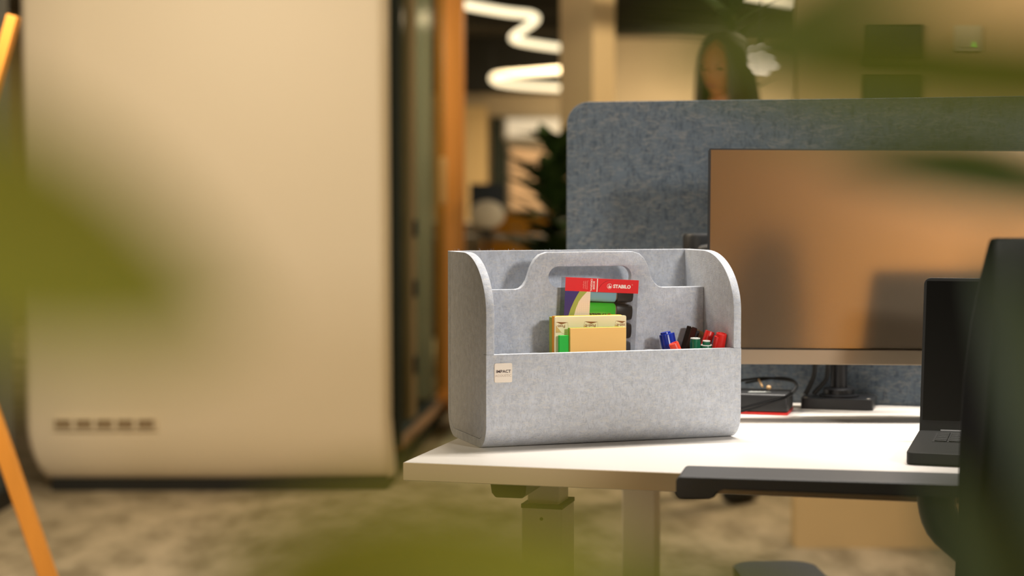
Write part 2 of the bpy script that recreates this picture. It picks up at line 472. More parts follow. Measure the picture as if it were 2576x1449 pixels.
make('housing', [xf(box(0, 0, 0, 1.8, .07, .05), Matrix.Translation(dirv * .9 + Vector((0, 0, .045))) @ Matrix.Rotation(math.atan2(dirv.y, dirv.x), 4, 'Z'))], M_WHITEP, o)
for k in (.2, 1.6): make('suspension_wire', [tube([dirv * k + Vector((0, 0, .06)), dirv * k + Vector((0, 0, 3.0 - A.z))], .003, 6)], M_BLACKM, o)

# ---------------------------------------------------------------- meeting pods
o = thing('meeting_pod', 'large cream panelled meeting pod with rounded corners and glazed dark side', 'meeting pod', (0, 0, 0))
pod_out = rrect(-1.775, -.455, .06, 2.45, .13, 8, (1, 1, 1, 1))
def rounded_shell():
    """cream front shell: flat above, sweeping back towards the plinth, with rounded lower corners"""
    rows = [(6.54, 2.45), (6.54, 1.5), (6.54, .26)]
    for i in range(1, 11):
        a = .5 * PI * i / 10
        rows.append((6.54 + .11 * (1 - math.cos(a)), .26 - .225 * math.sin(a)))
    v, f = [], []
    for y, z in rows:
        t_ = max(0.0, (.30 - z) / .27); li = .085 * (1 - math.sqrt(max(0, 1 - t_ * t_))); ri = -.022 * t_
        q_ = max(0.0, (.36 - z) / .33)
        xl, xr = -1.833 + li, -.478 - ri
        d = 6.86
        v += [(xl + .05, d, z), (xl, y + .05, z), (xl + .005, y + .018, z), (xl + .02, y + .003, z), (xl + .05, y, z),
              (xr - .05, y, z), (xr - .02, y + .003, z), (xr - .005, y + .018, z), (xr, y + .05, z), (xr, d, z)]
    n = 10
    for k in range(len(rows) - 1):
        for i in range(n - 1):
            f.append((k * n + i, k * n + i + 1, (k + 1) * n + i + 1, (k + 1) * n + i))
        f.append((k * n + n - 1, k * n, (k + 1) * n, (k + 1) * n + n - 1))
    f.append(tuple(range(n))); f.append(tuple(reversed(range((len(rows) - 1) * n, len(rows) * n))))
    return v, f
make('front_shell', [rounded_shell()], M_POD, o)
make('plinth', [prism([(-1.75, 6.60), (-.47, 6.60), (-.36, 8.70), (-1.60, 8.70)], 'z', 0, .05)], M_PLINTH, o)
make('floor_deck', [prism([(-1.74, 6.87), (-.47, 6.87), (-.31, 8.80), (-1.64, 8.80)], 'z', .05, .11)], M_PODDARK, o)
make('roof', [prism([(-1.74, 6.87), (-.46, 6.87), (-.29, 8.82), (-1.64, 8.82)], 'z', 2.36, 2.45)], M_POD, o)
make('rear_wall', [prism([(-1.60, 8.72), (-.40, 8.72), (-.40, 8.80), (-1.60, 8.80)], 'z', .13, 2.36)], M_PODIN, o)
make('left_wall', [prism([(-1.74, 6.87), (-1.68, 6.87), (-1.58, 8.72), (-1.64, 8.72)], 'z', .13, 2.36)], M_PODIN, o)
def side(y):                                   # x of the glazed side at depth y
    return -.452 + (y - 6.7) * .0735
fr = make('side_frame', [prism([(side(6.87) - .05, 6.87), (side(6.87), 6.87), (side(6.93), 6.93), (side(6.93) - .05, 6.93)], 'z', .13, 2.36)], M_PODDARK, o, bevel=.005)
make('glass_pane', [prism([(side(6.93) - .025, 6.93), (side(6.93) - .015, 6.93), (side(7.55) - .015, 7.55), (side(7.55) - .025, 7.55)], 'z', .20, 2.30)], M_GLASS, o)
make('mullion', [prism([(side(7.2) - .04, 7.2), (side(7.2), 7.2), (side(7.38), 7.38), (side(7.38) - .04, 7.38)], 'z', .20, 2.30)], mat('mullion_brown', lin(136, 122, 94), .9, spec=.1), o, bevel=.004)
for z in (.42, .74, .99): make('hinge', [box(side(7.3) + .004, 7.3, z, .02, .10, .07)], M_PLINTH, o, bevel=.004)
dr = make('glass_door', [prism([(side(7.58) - .02, 7.58), (side(7.58) - .01, 7.58), (side(8.55) - .01, 8.55), (side(8.55) - .02, 8.55)], 'z', .20, 2.30)], M_GLASS, o)
make('door_handle', [box(side(8.2) + .02, 8.22, 1.20, .03, .16, .22)], mat('handle_brass', lin(206, 160, 96), .4), dr, bevel=.008)
make('wooden_post', [prism([(side(8.6) - .06, 8.6), (side(8.6) + .07, 8.6), (side(8.72) + .07, 8.72), (side(8.72) - .06, 8.72)], 'z', .07, 2.40)], M_WOOD, o, bevel=.006)
make('wooden_threshold', [prism([(side(6.9) - .05, 6.9), (side(6.9) + .004, 6.9), (side(8.6) + .004, 8.6), (side(8.6) - .05, 8.6)], 'z', .11, .128)], mat('dark_wood', lin(118, 82, 42), .6, noise=(14, .15, (1, 1, .08))), o, bevel=.006)
vt = make('vent_grille', [prism(rrect(-1.722, -1.332, .242, .292, .006, 3), 'y', 6.525, 6.541)], M_POD, o, bevel=.002)
for k in range(5):
    x0 = -1.714 + k * .0775
    make('vent_slot', [bb(x0, x0 + .062, 6.5235, 6.5262, .250, .266), bb(x0, x0 + .062, 6.5235, 6.5262, .269, .284)], mat('slot_dark', lin(132, 110, 82), .8) if k == 0 else MATS['slot_dark'], vt)

o = thing('glazed_pod', 'dark grey glazed pod side left of the cream pod, mostly out of view', 'meeting pod', (-1.83, 6.42, 0))
make('end_post', [prism(rrect(-.10, 0, -.26, 0, .03, 4), 'z', .05, 2.4)], mat('bluegrey_frame', lin(72, 84, 90), .4), o)
make('side_panel', [bb(-.10, -.004, -1.4, -.26, .06, 2.4)], mat('grey_panel', lin(140, 134, 120), .5), o, bevel=.01)
make('plinth', [bb(-.10, .02, -1.4, -.01, 0, .06)], M_PLINTH, o)
make('glass_strip', [bb(-.003, .002, -1.2, -.30, .2, 2.2)], M_GLASS, o)

# crossed wooden stand at the left edge
o = thing('wooden_stand', 'orange wooden crossed-leg stand at the left edge in front of the pods', 'stand', (0, 0, 0))
def bar(a, b_, w, d):
    a, b_ = Vector(a), Vector(b_); L_ = (b_ - a).length
    q = (b_ - a).to_track_quat('Z', 'Y').to_matrix().to_4x4()
    return xf(box(0, 0, L_ / 2, w, d, L_), Matrix.Translation(a) @ q)
top = at(36, 40, 4.0); k1 = (top - at(-18, 232, 4.0)).normalized()
low = at(62, 1280, 4.06); k2 = (low - at(10, 1130, 4.06)).normalized()
l1 = (top.z - .0) / k1.z
foot = low + k2 * (-(low.z) / k2.z)
make('front_leg', [bar(top, top - k1 * l1, .040, .026)], M_WOODS, o, bevel=.003)
headp = low - k2 * (1.5 * 1.0)
make('rear_leg', [bar(foot, headp, .026, .040)], M_WOODS, o, bevel=.003)
mid = Vector((top.x - .22, 4.03, .76))
make('pivot_bolt', [xf(lathe([(.012, -.05), (.012, .05)], 12), Matrix.Translation(mid) @ Matrix.Rotation(PI / 2, 4, 'X'))], M_BLACKM, o)

# ---------------------------------------------------------------- desks
DK = Vector((-.1447, 2.3265, 0)); DYAW = -.2611
def desk(name, label, v0, flip):
    """v0: distance from the near desk's front edge; flip: legs and bracket mirrored"""
    d = thing(name, label, 'desk', DK + Matrix.Rotation(DYAW, 3, 'Z') @ Vector((0, v0, 0)), DYAW)
    top = make('tabletop', [bb(0, 1.6, 0, .842, .7150, .74)], M_DESK, d, bevel=.0012)
    eb = make('edge_band', [bb(-.0008, 1.6008, -.0008, .0006, .7158, .7392), bb(-.0008, .0006, 0, .842, .7158, .7392)], M_EDGE, top, bevel=.0004)
    return d
dsk = desk('desk', 'white height-adjustable desk with the grey felt caddy on it', 0, False)
for u in (.0785, 1.36):
    lg = make('leg', [bb(u, u + .0625, .322, .404, .02, .629)], M_LEG, dsk, bevel=.002)
    make('inner_tube', [bb(u + .007, u + .0555, .331, .395, .629, .700)], M_LEG, lg, bevel=.002)
    make('collar', [bb(u - .0006, u + .0631, .3214, .4046, .6275, .6335)], M_PLINTH, lg)
    make('screw_hole', [xf(lathe([(.0026, -.0006), (.0026, .0006)], 12), Matrix.Translation((u + .031, .3217, .612)) @ Matrix.Rotation(PI / 2, 4, 'X'))], M_PLINTH, lg)
    make('foot', [bb(u - .005, u + .07, .05, .78, 0, .025)], M_LEG, dsk, bevel=.006)
    make('top_bracket', [bb(u + .0, u + .06, .10, .74, .7000, .715)], M_LEG, dsk, bevel=.002)
make('crossbeam', [bb(.14, 1.36, .345, .385, .675, .715)], M_LEG, dsk, bevel=.002)
make('hand_control', [prism([(.083, .715), (.088, .683), (.093, .677), (.133, .677), (.137, .683), (.139, .715)], 'y', .12, .315)], M_BLACK, dsk, bevel=.002)
dsk2 = desk('desk', 'second white desk behind the felt screen, only its grey leg showing', .874, True)
for u in (.1, 1.36):
    lg = make('leg', [bb(u, u + .0625, .108, .165, .02, .629)], M_LEG, dsk2, bevel=.002)
    make('inner_tube', [bb(u + .007, u + .0555, .115, .158, .629, .700)], M_LEG, lg, bevel=.002)
    make('foot', [bb(u - .005, u + .07, .05, .78, 0, .025)], M_LEG, dsk2, bevel=.006)
    make('top_bracket', [bb(u, u + .06, .10, .74, .70, .715)], M_LEG, dsk2, bevel=.002)
make('crossbeam', [bb(.165, 1.36, .112, .152, .66, .70)], M_LEG, dsk2, bevel=.002)

def on_desk(u, v, z=.74):
    p = DK + Matrix.Rotation(DYAW, 3, 'Z') @ Vector((u, v, 0)); return Vector((p.x, p.y, z))

# felt screen between the desks
sn = thing('desk_screen', 'blue-grey felt desk screen with a rounded top corner behind the monitor', 'screen', on_desk(0, .846, 0), DYAW)
make('felt_panel', [prism(rrect(.0250, 1.62, .68, 1.2672, .040, 10, (0, 0, 1, 1)), 'y', 0, .024)], FELT_DARK, sn, bevel=.002)
for u in (.3, 1.3): make('clamp', [bb(u, u + .05, .001, .023, .62, .70)], M_BLACKM, sn, bevel=.002)

# ---------------------------------------------------------------- monitor on its arm
mon = thing('monitor', 'large frameless monitor facing the desk, screen reflecting warm tan light', 'monitor', (.314, 2.80, .829), 0, rot=(-.0105, .0052, -.0175))
W_, H_ = .606, .345
make('housing', [prism(rrect(0, W_, 0, H_, .004, 3), 'y', .003, .022)], M_BLACK, mon, bevel=.002)
make('rear_bulge', [prism(rrect(.12, .49, .05, .29, .03, 5), 'y', .022, .05)], M_BLACK, mon, bevel=.006)
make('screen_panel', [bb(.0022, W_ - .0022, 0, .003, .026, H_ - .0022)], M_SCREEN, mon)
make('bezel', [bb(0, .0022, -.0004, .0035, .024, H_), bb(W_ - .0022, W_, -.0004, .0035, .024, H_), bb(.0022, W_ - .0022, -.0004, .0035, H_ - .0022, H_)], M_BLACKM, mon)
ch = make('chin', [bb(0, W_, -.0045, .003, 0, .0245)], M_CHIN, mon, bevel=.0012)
ar = thing('monitor_stand', 'black pole stand with square foot plate on the desk below the monitor', 'monitor stand', on_desk(.512, .8005), DYAW)
bp_ = make('foot_plate', [prism(rrect(-.060, .060, -.046, .0405, .006, 4), 'z', 0, .0185)], M_BLACKM, ar, bevel=.002)
make('collar', [lathe([(.0265, .0185), (.0265, .031), (.0250, .033), (.018, .034)], 28)], M_BLACKM, ar)
make('lower_collar_ring', [lathe([(.034, .0185), (.034, .0215), (.0275, .023)], 28)], M_BLACKM, ar)
make('pole', [lathe([(.0142, .034), (.0142, .30)], 24)], M_BLACKM, ar)
for s in (-1, 1): make('screw', [lathe([(.003, .0185), (.003, .0195)], 10, s * .052, -.038)], M_LEG, ar)
inv = Matrix.Rotation(-DYAW, 3, 'Z')
def aloc(p): return tuple(inv @ (Vector(p) - Vector(on_desk(.512, .8005))))
make('lower_link', [bar(aloc((.56, 2.965, .985)), aloc((.318, 2.985, 1.002)), .05, .032)], M_BLACK, ar, bevel=.008)
make('elbow', [xf(lathe([(.024, -.05), (.027, -.045), (.027, .045), (.024, .05)], 20), Matrix.Translation(aloc((.318, 2.985, .985))))], M_BLACK, ar)
make('upper_link', [bar(aloc((.318, 2.975, 1.0)), aloc((.60, 2.905, 1.045)), .05, .03)], M_BLACK, ar, bevel=.008)
make('mount_plate', [xf(box(0, 0, 0, .12, .012, .12), Matrix.Translation(aloc((.61, 2.858, 1.0))) @ Matrix.Rotation(-DYAW, 4, 'Z')), bar(aloc((.60, 2.92, 1.02)), aloc((.605, 2.86, 1.01)), .04, .04)], M_BLACK, ar, bevel=.004)
for k, (x0, x1, nm) in enumerate(((2049, 2030, 'left'), (2082, 2052, 'right'))):
    pts = [at(x0 + 4, 890, 2.90), at(x0, 935, 2.925), at(x0 - 6, 958, 2.94), at(x1, 985, 2.945), at(x1 - 4, 992, 2.945)]
    c_ = make('monitor_cable', [tube(smooth_path(pts, 5), .0042, 8)], M_RUBBER)
    tag(c_, ('thick black cable hanging behind the monitor, nearer the docking box' if k == 0 else 'thick black cable hanging behind the monitor, nearer the arm pole'), 'cable', 'monitor cables')

# docking box and its coiled cable
dk = thing('docking_box', 'black docking box with a red base edge beside the felt caddy', 'docking box', on_desk(.37, .697), DYAW)
make('body', [bb(-.071, .071, -.043, .043, .0045, .034)], M_BLACK, dk, bevel=.003)
make('base', [bb(-.0715, .0715, -.0437, .0437, 0, .0045)], M_RED, dk, bevel=.001)
make('lettering', [tube(smooth_path([(.005 + i * .0035, -.012 + (.0022 if i % 2 else -.0016) + i * .0006, .0343) for i in range(10)], 4), .0006, 6), tube([(.003, -.018, .0343), (.04, -.009, .0343)], .0005, 6)], M_PEARL, dk)
pts = [at(1800, 1046, 2.79), at(1866, 1027, 2.80), at(1925, 1012, 2.805), at(1975, 998, 2.815), at(1997, 982, 2.86), at(2003, 970, 2.90), at(1995, 960, 2.94), at(1965, 954, 2.965), at(1920, 951, 2.97), at(1880, 955, 2.965), at(1850, 960, 2.94), at(1820, 968, 2.90), at(1785, 976, 2.85), at(1760, 1005, 2.80), at(1765, 1035, 2.785)]
cb = make('coiled_cable', [tube(smooth_path(pts, 6), .0022, 8)], M_RUBBER)
pts2 = [at(1790, 1042, 2.785), at(1868, 1034, 2.795), at(1930, 1017, 2.80), at(1978, 1001, 2.812), at(1999, 985, 2.86), at(2005, 968, 2.91), at(1992, 955, 2.95), at(1960, 950, 2.97), at(1915, 956, 2.968), at(1875, 963, 2.955)]
make('cable_strand', [tube(smooth_path(pts2, 6), .0018, 8)], M_RUBBER, cb)
make('cable_tie', [tube([at(1909, 955, 2.955), at(1918, 973, 2.89)], .0018, 8)], M_TAN, cb)
make('cable_plug', [xf(ellipsoid((0, 0, 0), (.0045, .006, .004), 10, 6), Matrix.Translation(at(1934, 975, 2.885)))], M_TAN, cb)
tag(cb, 'thin black cable looped over the docking box with a small tan plug', 'cable')

# ---------------------------------------------------------------- laptop
lp = thing('laptop', 'open black laptop on the desk in front of the monitor, screen dark', 'laptop', (.521, 2.300, .74), -.30)
LW, LD = .325, .245
make('base', [prism(rrect(0, LW, 0, LD, .010, 5), 'z', .0015, .0165)], M_LAPTOP, lp, bevel=.003)
for (a, b_) in ((.03, .03), (LW - .03, .03), (.03, LD - .03), (LW - .03, LD - .03)): make('rubber_foot', [lathe([(.008, 0), (.008, .002)], 12, a, b_)], M_RUBBER, lp)
kb = make('keyboard_bed', [bb(.026, LW - .026, .115, .218, .0162, .0170)], M_KEY, lp)
key0 = None
for r in range(5):
    for c in range(14):
        x = .029 + c * .0192; y = .119 + r * .0196
        if key0 is None:
            key0 = make('key', [box(0, 0, .001, .0165, .0165, .002)], M_LAPTOP, lp, bevel=.0006); kk = key0
        else:
            kk = key0.copy(); COL.objects.link(kk)
        kk.location = (x + .0083, y + .0083, .0168)
tp = make('touchpad', [prism(rrect(.105, .215, .015, .095, .003, 3), 'z', .0162, .0168)], M_LSCREEN, lp)
lid = make('lid', [prism(rrect(0, LW, 0, .232, .010, 6, (0, 0, 1, 1)), 'y', 0, .005)], M_LAPTOP, lp, bevel=.0015)
lid.location = (0, LD - .004, .014); lid.rotation_euler = (-.30, 0, 0)
make('display', [bb(.004, LW - .004, -.0006, .0006, .018, .227)], M_LSCREEN, lid)
make('hinge', [xf(lathe([(.005, 0), (.005, LW - .06)], 12), Matrix.Translation((.03, LD - .004, .014)) @ Matrix.Rotation(PI / 2, 4, 'Y'))], M_LAPTOP, lp)

# ---------------------------------------------------------------- felt caddy
BX = Vector((-.0361, 2.4353, .74)); BYAW = .3222
BW, BD, BH, LIP, T = .3926, .189, .275, .1340, .0122
cad = thing('felt_caddy', 'light grey felt desk caddy with a handle cut-out, filled with notes and markers', 'caddy', BX, BYAW)
def arc(cx, cy, rx, ry, a0, a1, n):
    return [(cx + rx * math.cos(a0 + (a1 - a0) * i / n), cy + ry * math.sin(a0 + (a1 - a0) * i / n)) for i in range(n + 1)]
R = .036
# folded sheet: front, base, back in one piece (profile in v,w)
outer = [(0, LIP)] + arc(R, R, R, R, PI, 1.5 * PI, 10) + arc(BD - R, R, R, R, 1.5 * PI, 2 * PI, 10) + [(BD, BH)]
inner = [(BD - T, BH)] + arc(BD - R, R, R - T, R - T, 0, -.5 * PI, 10) + arc(R, R, R - T, R - T, 1.5 * PI, PI, 10) + [(T, LIP)]
make('folded_shell', [prism(outer + inner, 'x', 0, BW)], FELT_LIGHT, cad, bevel=.0012)
prof = [(0, LIP + .0002), (0, .188)] + arc(.112, .188, .112, BH - .188, PI, .5 * PI, 18)[1:] + [(BD - T - .0002, BH)]
prof += [(BD - T - .0002, R)] + arc(BD - R, R, R - T - .0002, R - T - .0002, 0, -.5 * PI, 8)[1:] + arc(R, R, R - T - .0002, R - T - .0002, 1.5 * PI, PI, 8) + [(T + .0002, LIP + .0002)]
for nm, u0 in (('side_panel', 0), ('side_panel', BW - T)):
    make(nm, [soft_prism(prof, 'x', u0, u0 + T, d=.0011)], FELT_LIGHT, cad)
cu = BW / 2 - .0008
half = [(.1166, .2200), (.1100, .2214), (.1040, .2262), (.0990, .2335), (.0962, .2420), (.0925, .2530), (.0870, .2630), (.0795, .2705), (.0680, .2742)]
vd = .1041
div = [(T + .0003, .012), (BW - T - .0003, .012), (BW - T - .0003, .2200)] + [(cu + a, b_) for a, b_ in half] + [(cu - a, b_) for a, b_ in reversed(half)] + [(T + .0003, .2200)]
slot = rrect(cu - .0655, cu + .0655, .2215, .2527, .0155, 10)
dv = make('handle_divider', [soft_prism(div, 'y', vd, vd + T, [slot])], FELT_LIGHT, cad)
for u0 in (.0495, .0997, .2810):
    make('cross_divider', [bb(u0, u0 + T, T + .0004, vd - .0004, .013, .1272)], FELT_LIGHT, cad, bevel=.001)
make('raised_floor', [bb(.0997 + T, .2808, T + .0004, vd - .0004, .070, .079)], FELT_LIGHT, cad)
tg = make('brand_tag', [prism(rrect(.0119, .0380, .0949, .1220, .0022, 5), 'y', -.0012, .0005)], M_TAG, cad, bevel=.0004)
text('lettering', 'IMPACT', .0056, M_INK, tg, face_y(.0250, -.00135, .1103), bold=.00012, sx=1.12)
text('pale_lettering', 'ACOUSTIC', .0047, M_INKP, tg, face_y(.0248, -.00135, .1043), sx=1.05)
hr = random.Random(3)
hv = []
for i in range(70):                                    # stray fibres standing off the cut top edges
    u = hr.uniform(0.0, BW); p0 = Vector((u, BD - hr.uniform(.001, T - .001), BH - .0005))
    p1 = p0 + Vector((hr.uniform(-.002, .002), 0, hr.uniform(.0012, .0042)))
    hv.append(tube([p0, (p0 + p1) / 2 + Vector((hr.uniform(-.001, .001), 0, 0)), p1], .00006, 4))
fz = make('felt_fuzz', hv, FELT_LIGHT, cad); fz['kind'] = 'stuff'

def in_caddy(u, v, w):
    p = Matrix.Rotation(BYAW, 3, 'Z') @ Vector((u, v, 0)); return Vector((BX.x + p.x, BX.y + p.y, BX.z + w))
def caddy_thing(name, label, cat, u, v, w, tilt=0.0, lean=0.0, group=None):
    """tilt turns in the caddy's front plane (positive: top to the right), lean tips the top backwards"""
    o = thing(name, label, cat, group=group)
    o.matrix_world = Matrix.Translation(in_caddy(u, v, w)) @ Matrix.Rotation(BYAW, 4, 'Z') @ Matrix.Rotation(-lean, 4, 'X') @ Matrix.Rotation(tilt, 4, 'Y')
    return o

# -- pack of highlighters: local x right, z up, y depth; origin at the bottom centre of its front face
PW, PH, PT = .1155, .151, .0185
pk = caddy_thing('highlighter_pack', 'clear pack of highlighters with red printed band, leaning against the handle divider', 'pack', .1985, .0836, .0835, .055)
M_PRED = mat('print_red', lin(226, 24, 26), .35, spec=.4)
M_PPUR = mat('print_violet', lin(46, 18, 112), .4)
M_POLV = mat('print_olive', lin(160, 176, 66), .45)
M_PCRM = mat('print_cream', lin(240, 228, 206), .5)
M_PWHT = mat('print_white', lin(248, 240, 232), .5)
M_PPNK = mat('print_pale_red', lin(244, 150, 140), .5)
x0, x1 = -PW / 2, PW / 2
make('film', [bb(x0, x1, 0, .0004, 0, PH), bb(x0, x0 + .0004, .0004, PT, 0, PH), bb(x1 - .0004, x1, .0004, PT, 0, PH), bb(x0, x1, PT - .0004, PT, 0, PH)], M_FILM, pk)
bd = make('red_band', [bb(x0 - .0002, x1 + .0002, -.0003, -.0001, PH - .0195, PH), bb(x0 - .0002, x1 + .0002, -.0003, .005, PH, PH + .0004)], M_PRED, pk)
make('band_line', [bb(-.0085, -.0072, -.00045, -.0003, PH - .0195, PH)], M_PWHT, bd)
make('band_arc', [tube([(a, -.0004, b_) for a, b_ in arc(.0165, PH - .0215, .023, .0205, PI * .985, PI * .5, 12)], .00022, 6)], mat('print_dark_red', lin(160, 14, 18), .5), bd)
text('brand_lettering', 'STABILO', .0069, M_PWHT, bd, face_y(.0315, -.00045, PH - .0102, 0), bold=.00028, sx=1.05)
text('registered_mark', '®', .0030, M_PPNK, bd, face_y(.0478, -.00045, PH - .0070))
rg = [(.0116 + .0037 * math.cos(i * PI / 14), -.0005, PH - .0102 + .0037 * math.sin(i * PI / 14)) for i in range(28)]
make('logo_ring', [tube(rg + rg[:1], .00025, 6)], M_PWHT, bd)
sw = [(.0094, -.0018), (.0118, -.0026), (.0138, -.0020), (.0143, -.0004), (.0132, .0006), (.0122, -.0004), (.0113, .0004), (.0118, .0014), (.0114, .0024), (.0103, .0022), (.0100, .0014), (.0106, .0016), (.0110, .0010), (.0103, -.0002)]
make('logo_swan', [prism([(a, PH - .0102 + b_) for a, b_ in sw], 'y', -.0006, -.0003)], M_PWHT, bd)
text('side_lettering', 'BOSS®\nORIGINAL', .0040, M_PWHT, bd, face_y(-.0153, -.00045, PH - .0098, -PI / 2), bold=.00005)
text('small_lettering', 'Textmarker\nHighlighter\nSurligneur', .0028, M_PPNK, bd, face_y(-.0265, -.00045, PH - .0098, -PI / 2))
zb = PH - .0195
make('printed_panel', [prism([(x0, zb), (x0 + .0400, zb), (x0 + .0400, .02), (x0, .02)], 'y', -.00020, -.00012)], M_PCRM, pk)
ol = [(x0 + .0375 - .0, zb), (x0 + .0285, zb - .008), (x0 + .0215, zb - .018), (x0 + .0160, zb - .032), (x0 + .0120, zb - .05)]
il = [(x0 + .0225, zb), (x0 + .0185, zb - .007), (x0 + .0145, zb - .015), (x0 + .0100, zb - .026), (x0 + .0045, zb - .045)]
make('printed_violet', [prism([(x0, zb)] + il + [(x0, zb - .045)], 'y', -.00032, -.0002)], M_PPUR, pk)
make('printed_arc', [prism(il + list(reversed([(x0 + .0345, zb), (x0 + .0272, zb - .008), (x0 + .0222, zb - .015), (x0 + .0180, zb - .026), (x0 + .0140, zb - .045)])), 'y', -.00032, -.0002)], M_POLV, pk)
gl = []
for i in range(8):
    gl.append(bb(x0 + .018 + i * .0030, x0 + .0182 + i * .0030, -.00026, -.0002, zb - .04, zb))
for i in range(12):
    gl.append(bb(x0 + .018, x0 + .0398, -.00026, -.0002, zb - .0022 - i * .003, zb - .0020 - i * .003))
make('printed_grid', gl, mat('print_grid', lin(226, 206, 186), .6), pk)
HL = [('light blue', lin(150, 206, 226), 'light blue highlighter lying topmost in the clear pack'),
      ('green', lin(80, 224, 56), 'bright green highlighter lying second from top in the clear pack'),
      ('yellow', lin(222, 200, 50), 'highlighter lying third in the pack, only its dark cap showing beside the notes'),
      ('pink', lin(226, 110, 130), 'highlighter lying fourth in the pack, only its dark cap end showing beside the notes')]
M_HCAP = mat('highlighter_cap', lin(30, 31, 30), .35)
M_HRING = mat('highlighter_collar', lin(150, 128, 104), .5)
def pill(hw, ht, x):
    """flat stadium-like cross-section ring at length x"""
    return [(x, .0093 + ht * math.copysign(abs(math.sin(a)) ** .6, math.sin(a)), hw * math.copysign(abs(math.cos(a)) ** .6, math.cos(a))) for a in [2 * PI * k / 20 for k in range(20)]]
def loft(rings):
    v = [p for r in rings for p in r]; n = len(rings[0]); f = []
    for k in range(len(rings) - 1):
        for i in range(n):
            j = (i + 1) % n; f.append((k * n + i, k * n + j, (k + 1) * n + j, (k + 1) * n + i))
    f.append(tuple(reversed(range(n)))); f.append(tuple(range((len(rings) - 1) * n, len(rings) * n)))
    return v, f
for k, (nm, c, lb) in enumerate(HL):
    hz = PH - .0205 - .0271 * k - .0005
    h = thing('highlighter', lb, 'highlighter', group='highlighters in the clear pack')
    h.matrix_world = pk.matrix_world @ Matrix.Translation((-.052, 0, hz))
    m_ = mat('highlighter_' + nm.replace(' ', '_'), c, .4)
    make('barrel', [loft([pill(.0105, .006, 0), pill(.0128, .0078, .002), pill(.0130, .008, .0745), pill(.0118, .0072, .0762)])], m_, h)
    make('collar', [loft([pill(.0100, .0062, .076), pill(.0100, .0062, .0800)])], M_HRING, h)
    make('cap', [loft([pill(.0132, .0078, .0785), pill(.0134, .008, .080), pill(.0118, .0072, .1005), pill(.0105, .0062, .1035), pill(.008, .005, .1045)])], M_HCAP, h)
    if k == 1:
        text('lettering', 'STABILO', .0095, mat('print_black', lin(40, 44, 30), .6), h, face_y(.0490, .00115, -.0060, PI), bold=.0004)
        make('logo_ring', [tube([(.0665 + .0034 * math.cos(i * PI / 10), .0013, -.0060 + .0034 * math.sin(i * PI / 10)) for i in range(21)], .0005, 6)], mat('print_orange', lin(220, 120, 60), .6), h)

# -- sticky note pads (local origin: bottom-left-front corner)
def pad(label, u, v, w0, wd, ht, th, c, tilt=0.0, lean=0.0, group='sticky note pads', sheets=5, topc=None):
    o = caddy_thing('sticky_note_pad', label, 'note pad', u, v, w0, tilt, lean, group)
    m_ = mat('paper', c, .8, spec=.2)
    me_ = [bb(0 + random.uniform(-.0003, .0003), wd + random.uniform(-.0003, .0003), th * k / sheets + .00004, th * (k + 1) / sheets - .00004, 0, ht + random.uniform(-.0004, .0002)) for k in range(sheets)]
    make('paper_block', me_, m_, o, bevel=.0002)
    return o
pad('olive green note pad at the back of the note stack', .1225, .0700, .0795, .1040, .1008, .0115, lin(168, 178, 84), sheets=7)
pad('orange note pad between the olive pad and the yellow pad', .1225, .0610, .0795, .1040, .1030, .0075, lin(246, 168, 62), sheets=5)
pad('pale yellow note pad between the orange pad and the pink pad', .1223, .0540, .0795, .1040, .1030, .0062, lin(236, 196, 96), sheets=5)
pad('salmon pink note pad directly behind the printed pad', .1205, .0478, .0795, .1060, .1022, .0052, lin(246, 138, 112), sheets=4)
pp = caddy_thing('sticky_note_pad', 'cream printed note pad with upside-down lettering, tallest of the notes', 'note pad', .1180, .0440, .0795, .002, 0, 'sticky note pads')
make('paper_block', [prism(rrect(0, .1105, 0, .1030, .0025, 4, (0, 0, 1, 1)), 'y', 0, .0034)], mat('paper_cream', lin(255, 240, 200), .8), pp, bevel=.0003)
M_PBRN = mat('print_brown', lin(150, 96, 40), .7)
M_PTAN = mat('print_tan', lin(226, 190, 122), .7)
for xc, cut0, cut1 in ((.0085, .0015, 1), (.0545, 0, 1), (.1030, 0, .1100)):
    sh = [(-.0120, -.0095), (-.0090, .0060), (.0110, .0050), (.0122, -.0085), (.0030, -.0110), (.0010, -.0090)]
    pl = [(min(max(xc + a, .0012), .1092), .0895 + b_) for a, b_ in sh]
    ed = [(p[0], -.0002, p[1]) for p in pl]
    make('printed_outline', [tube(ed + ed[:1], .00012, 4)], M_PBRN, pp)
    make('printed_flag', [prism([(min(max(xc + a, .0012), .1092), .0895 + b_) for a, b_ in ((-.0090, .0060), (.0110, .0050), (.001, .0024))], 'y', -.0001, 0)], M_PBRN, pp)
    make('printed_shade', [prism([(min(max(xc + a, .0012), .1092), .0895 + b_) for a, b_ in ((-.0115, -.0090), (-.0095, .0010), (-.002, -.0050), (.0008, -.0090))], 'y', -.0001, 0)], M_PTAN, pp)
text('lettering', 'Post-it', .0062, M_PBRN, pp, face_y(.0545, -.0002, .0893, PI), bold=.00010)
text('lettering', 'Post-', .0062, M_PBRN, pp, face_y(.0090, -.0002, .0893, PI), bold=.00010)
text('lettering', 'ost-it', .0062, M_PBRN, pp, face_y(.1018, -.0002, .0893, PI), bold=.00010)
pad('small bright green note pad standing left of the front orange pad', .1214, .0335, .0795, .0170, .0765, .0065, lin(58, 196, 78), sheets=3)
pad('thin yellow-green note pad directly behind the front orange pad', .1350, .0330, .0795, .0840, .0875, .0030, lin(150, 190, 60), sheets=2)
pad('plain light orange note pad at the front of the stack', .1363, .0285, .0795, .0860, .0872, .0040, lin(255, 206, 126), sheets=3)

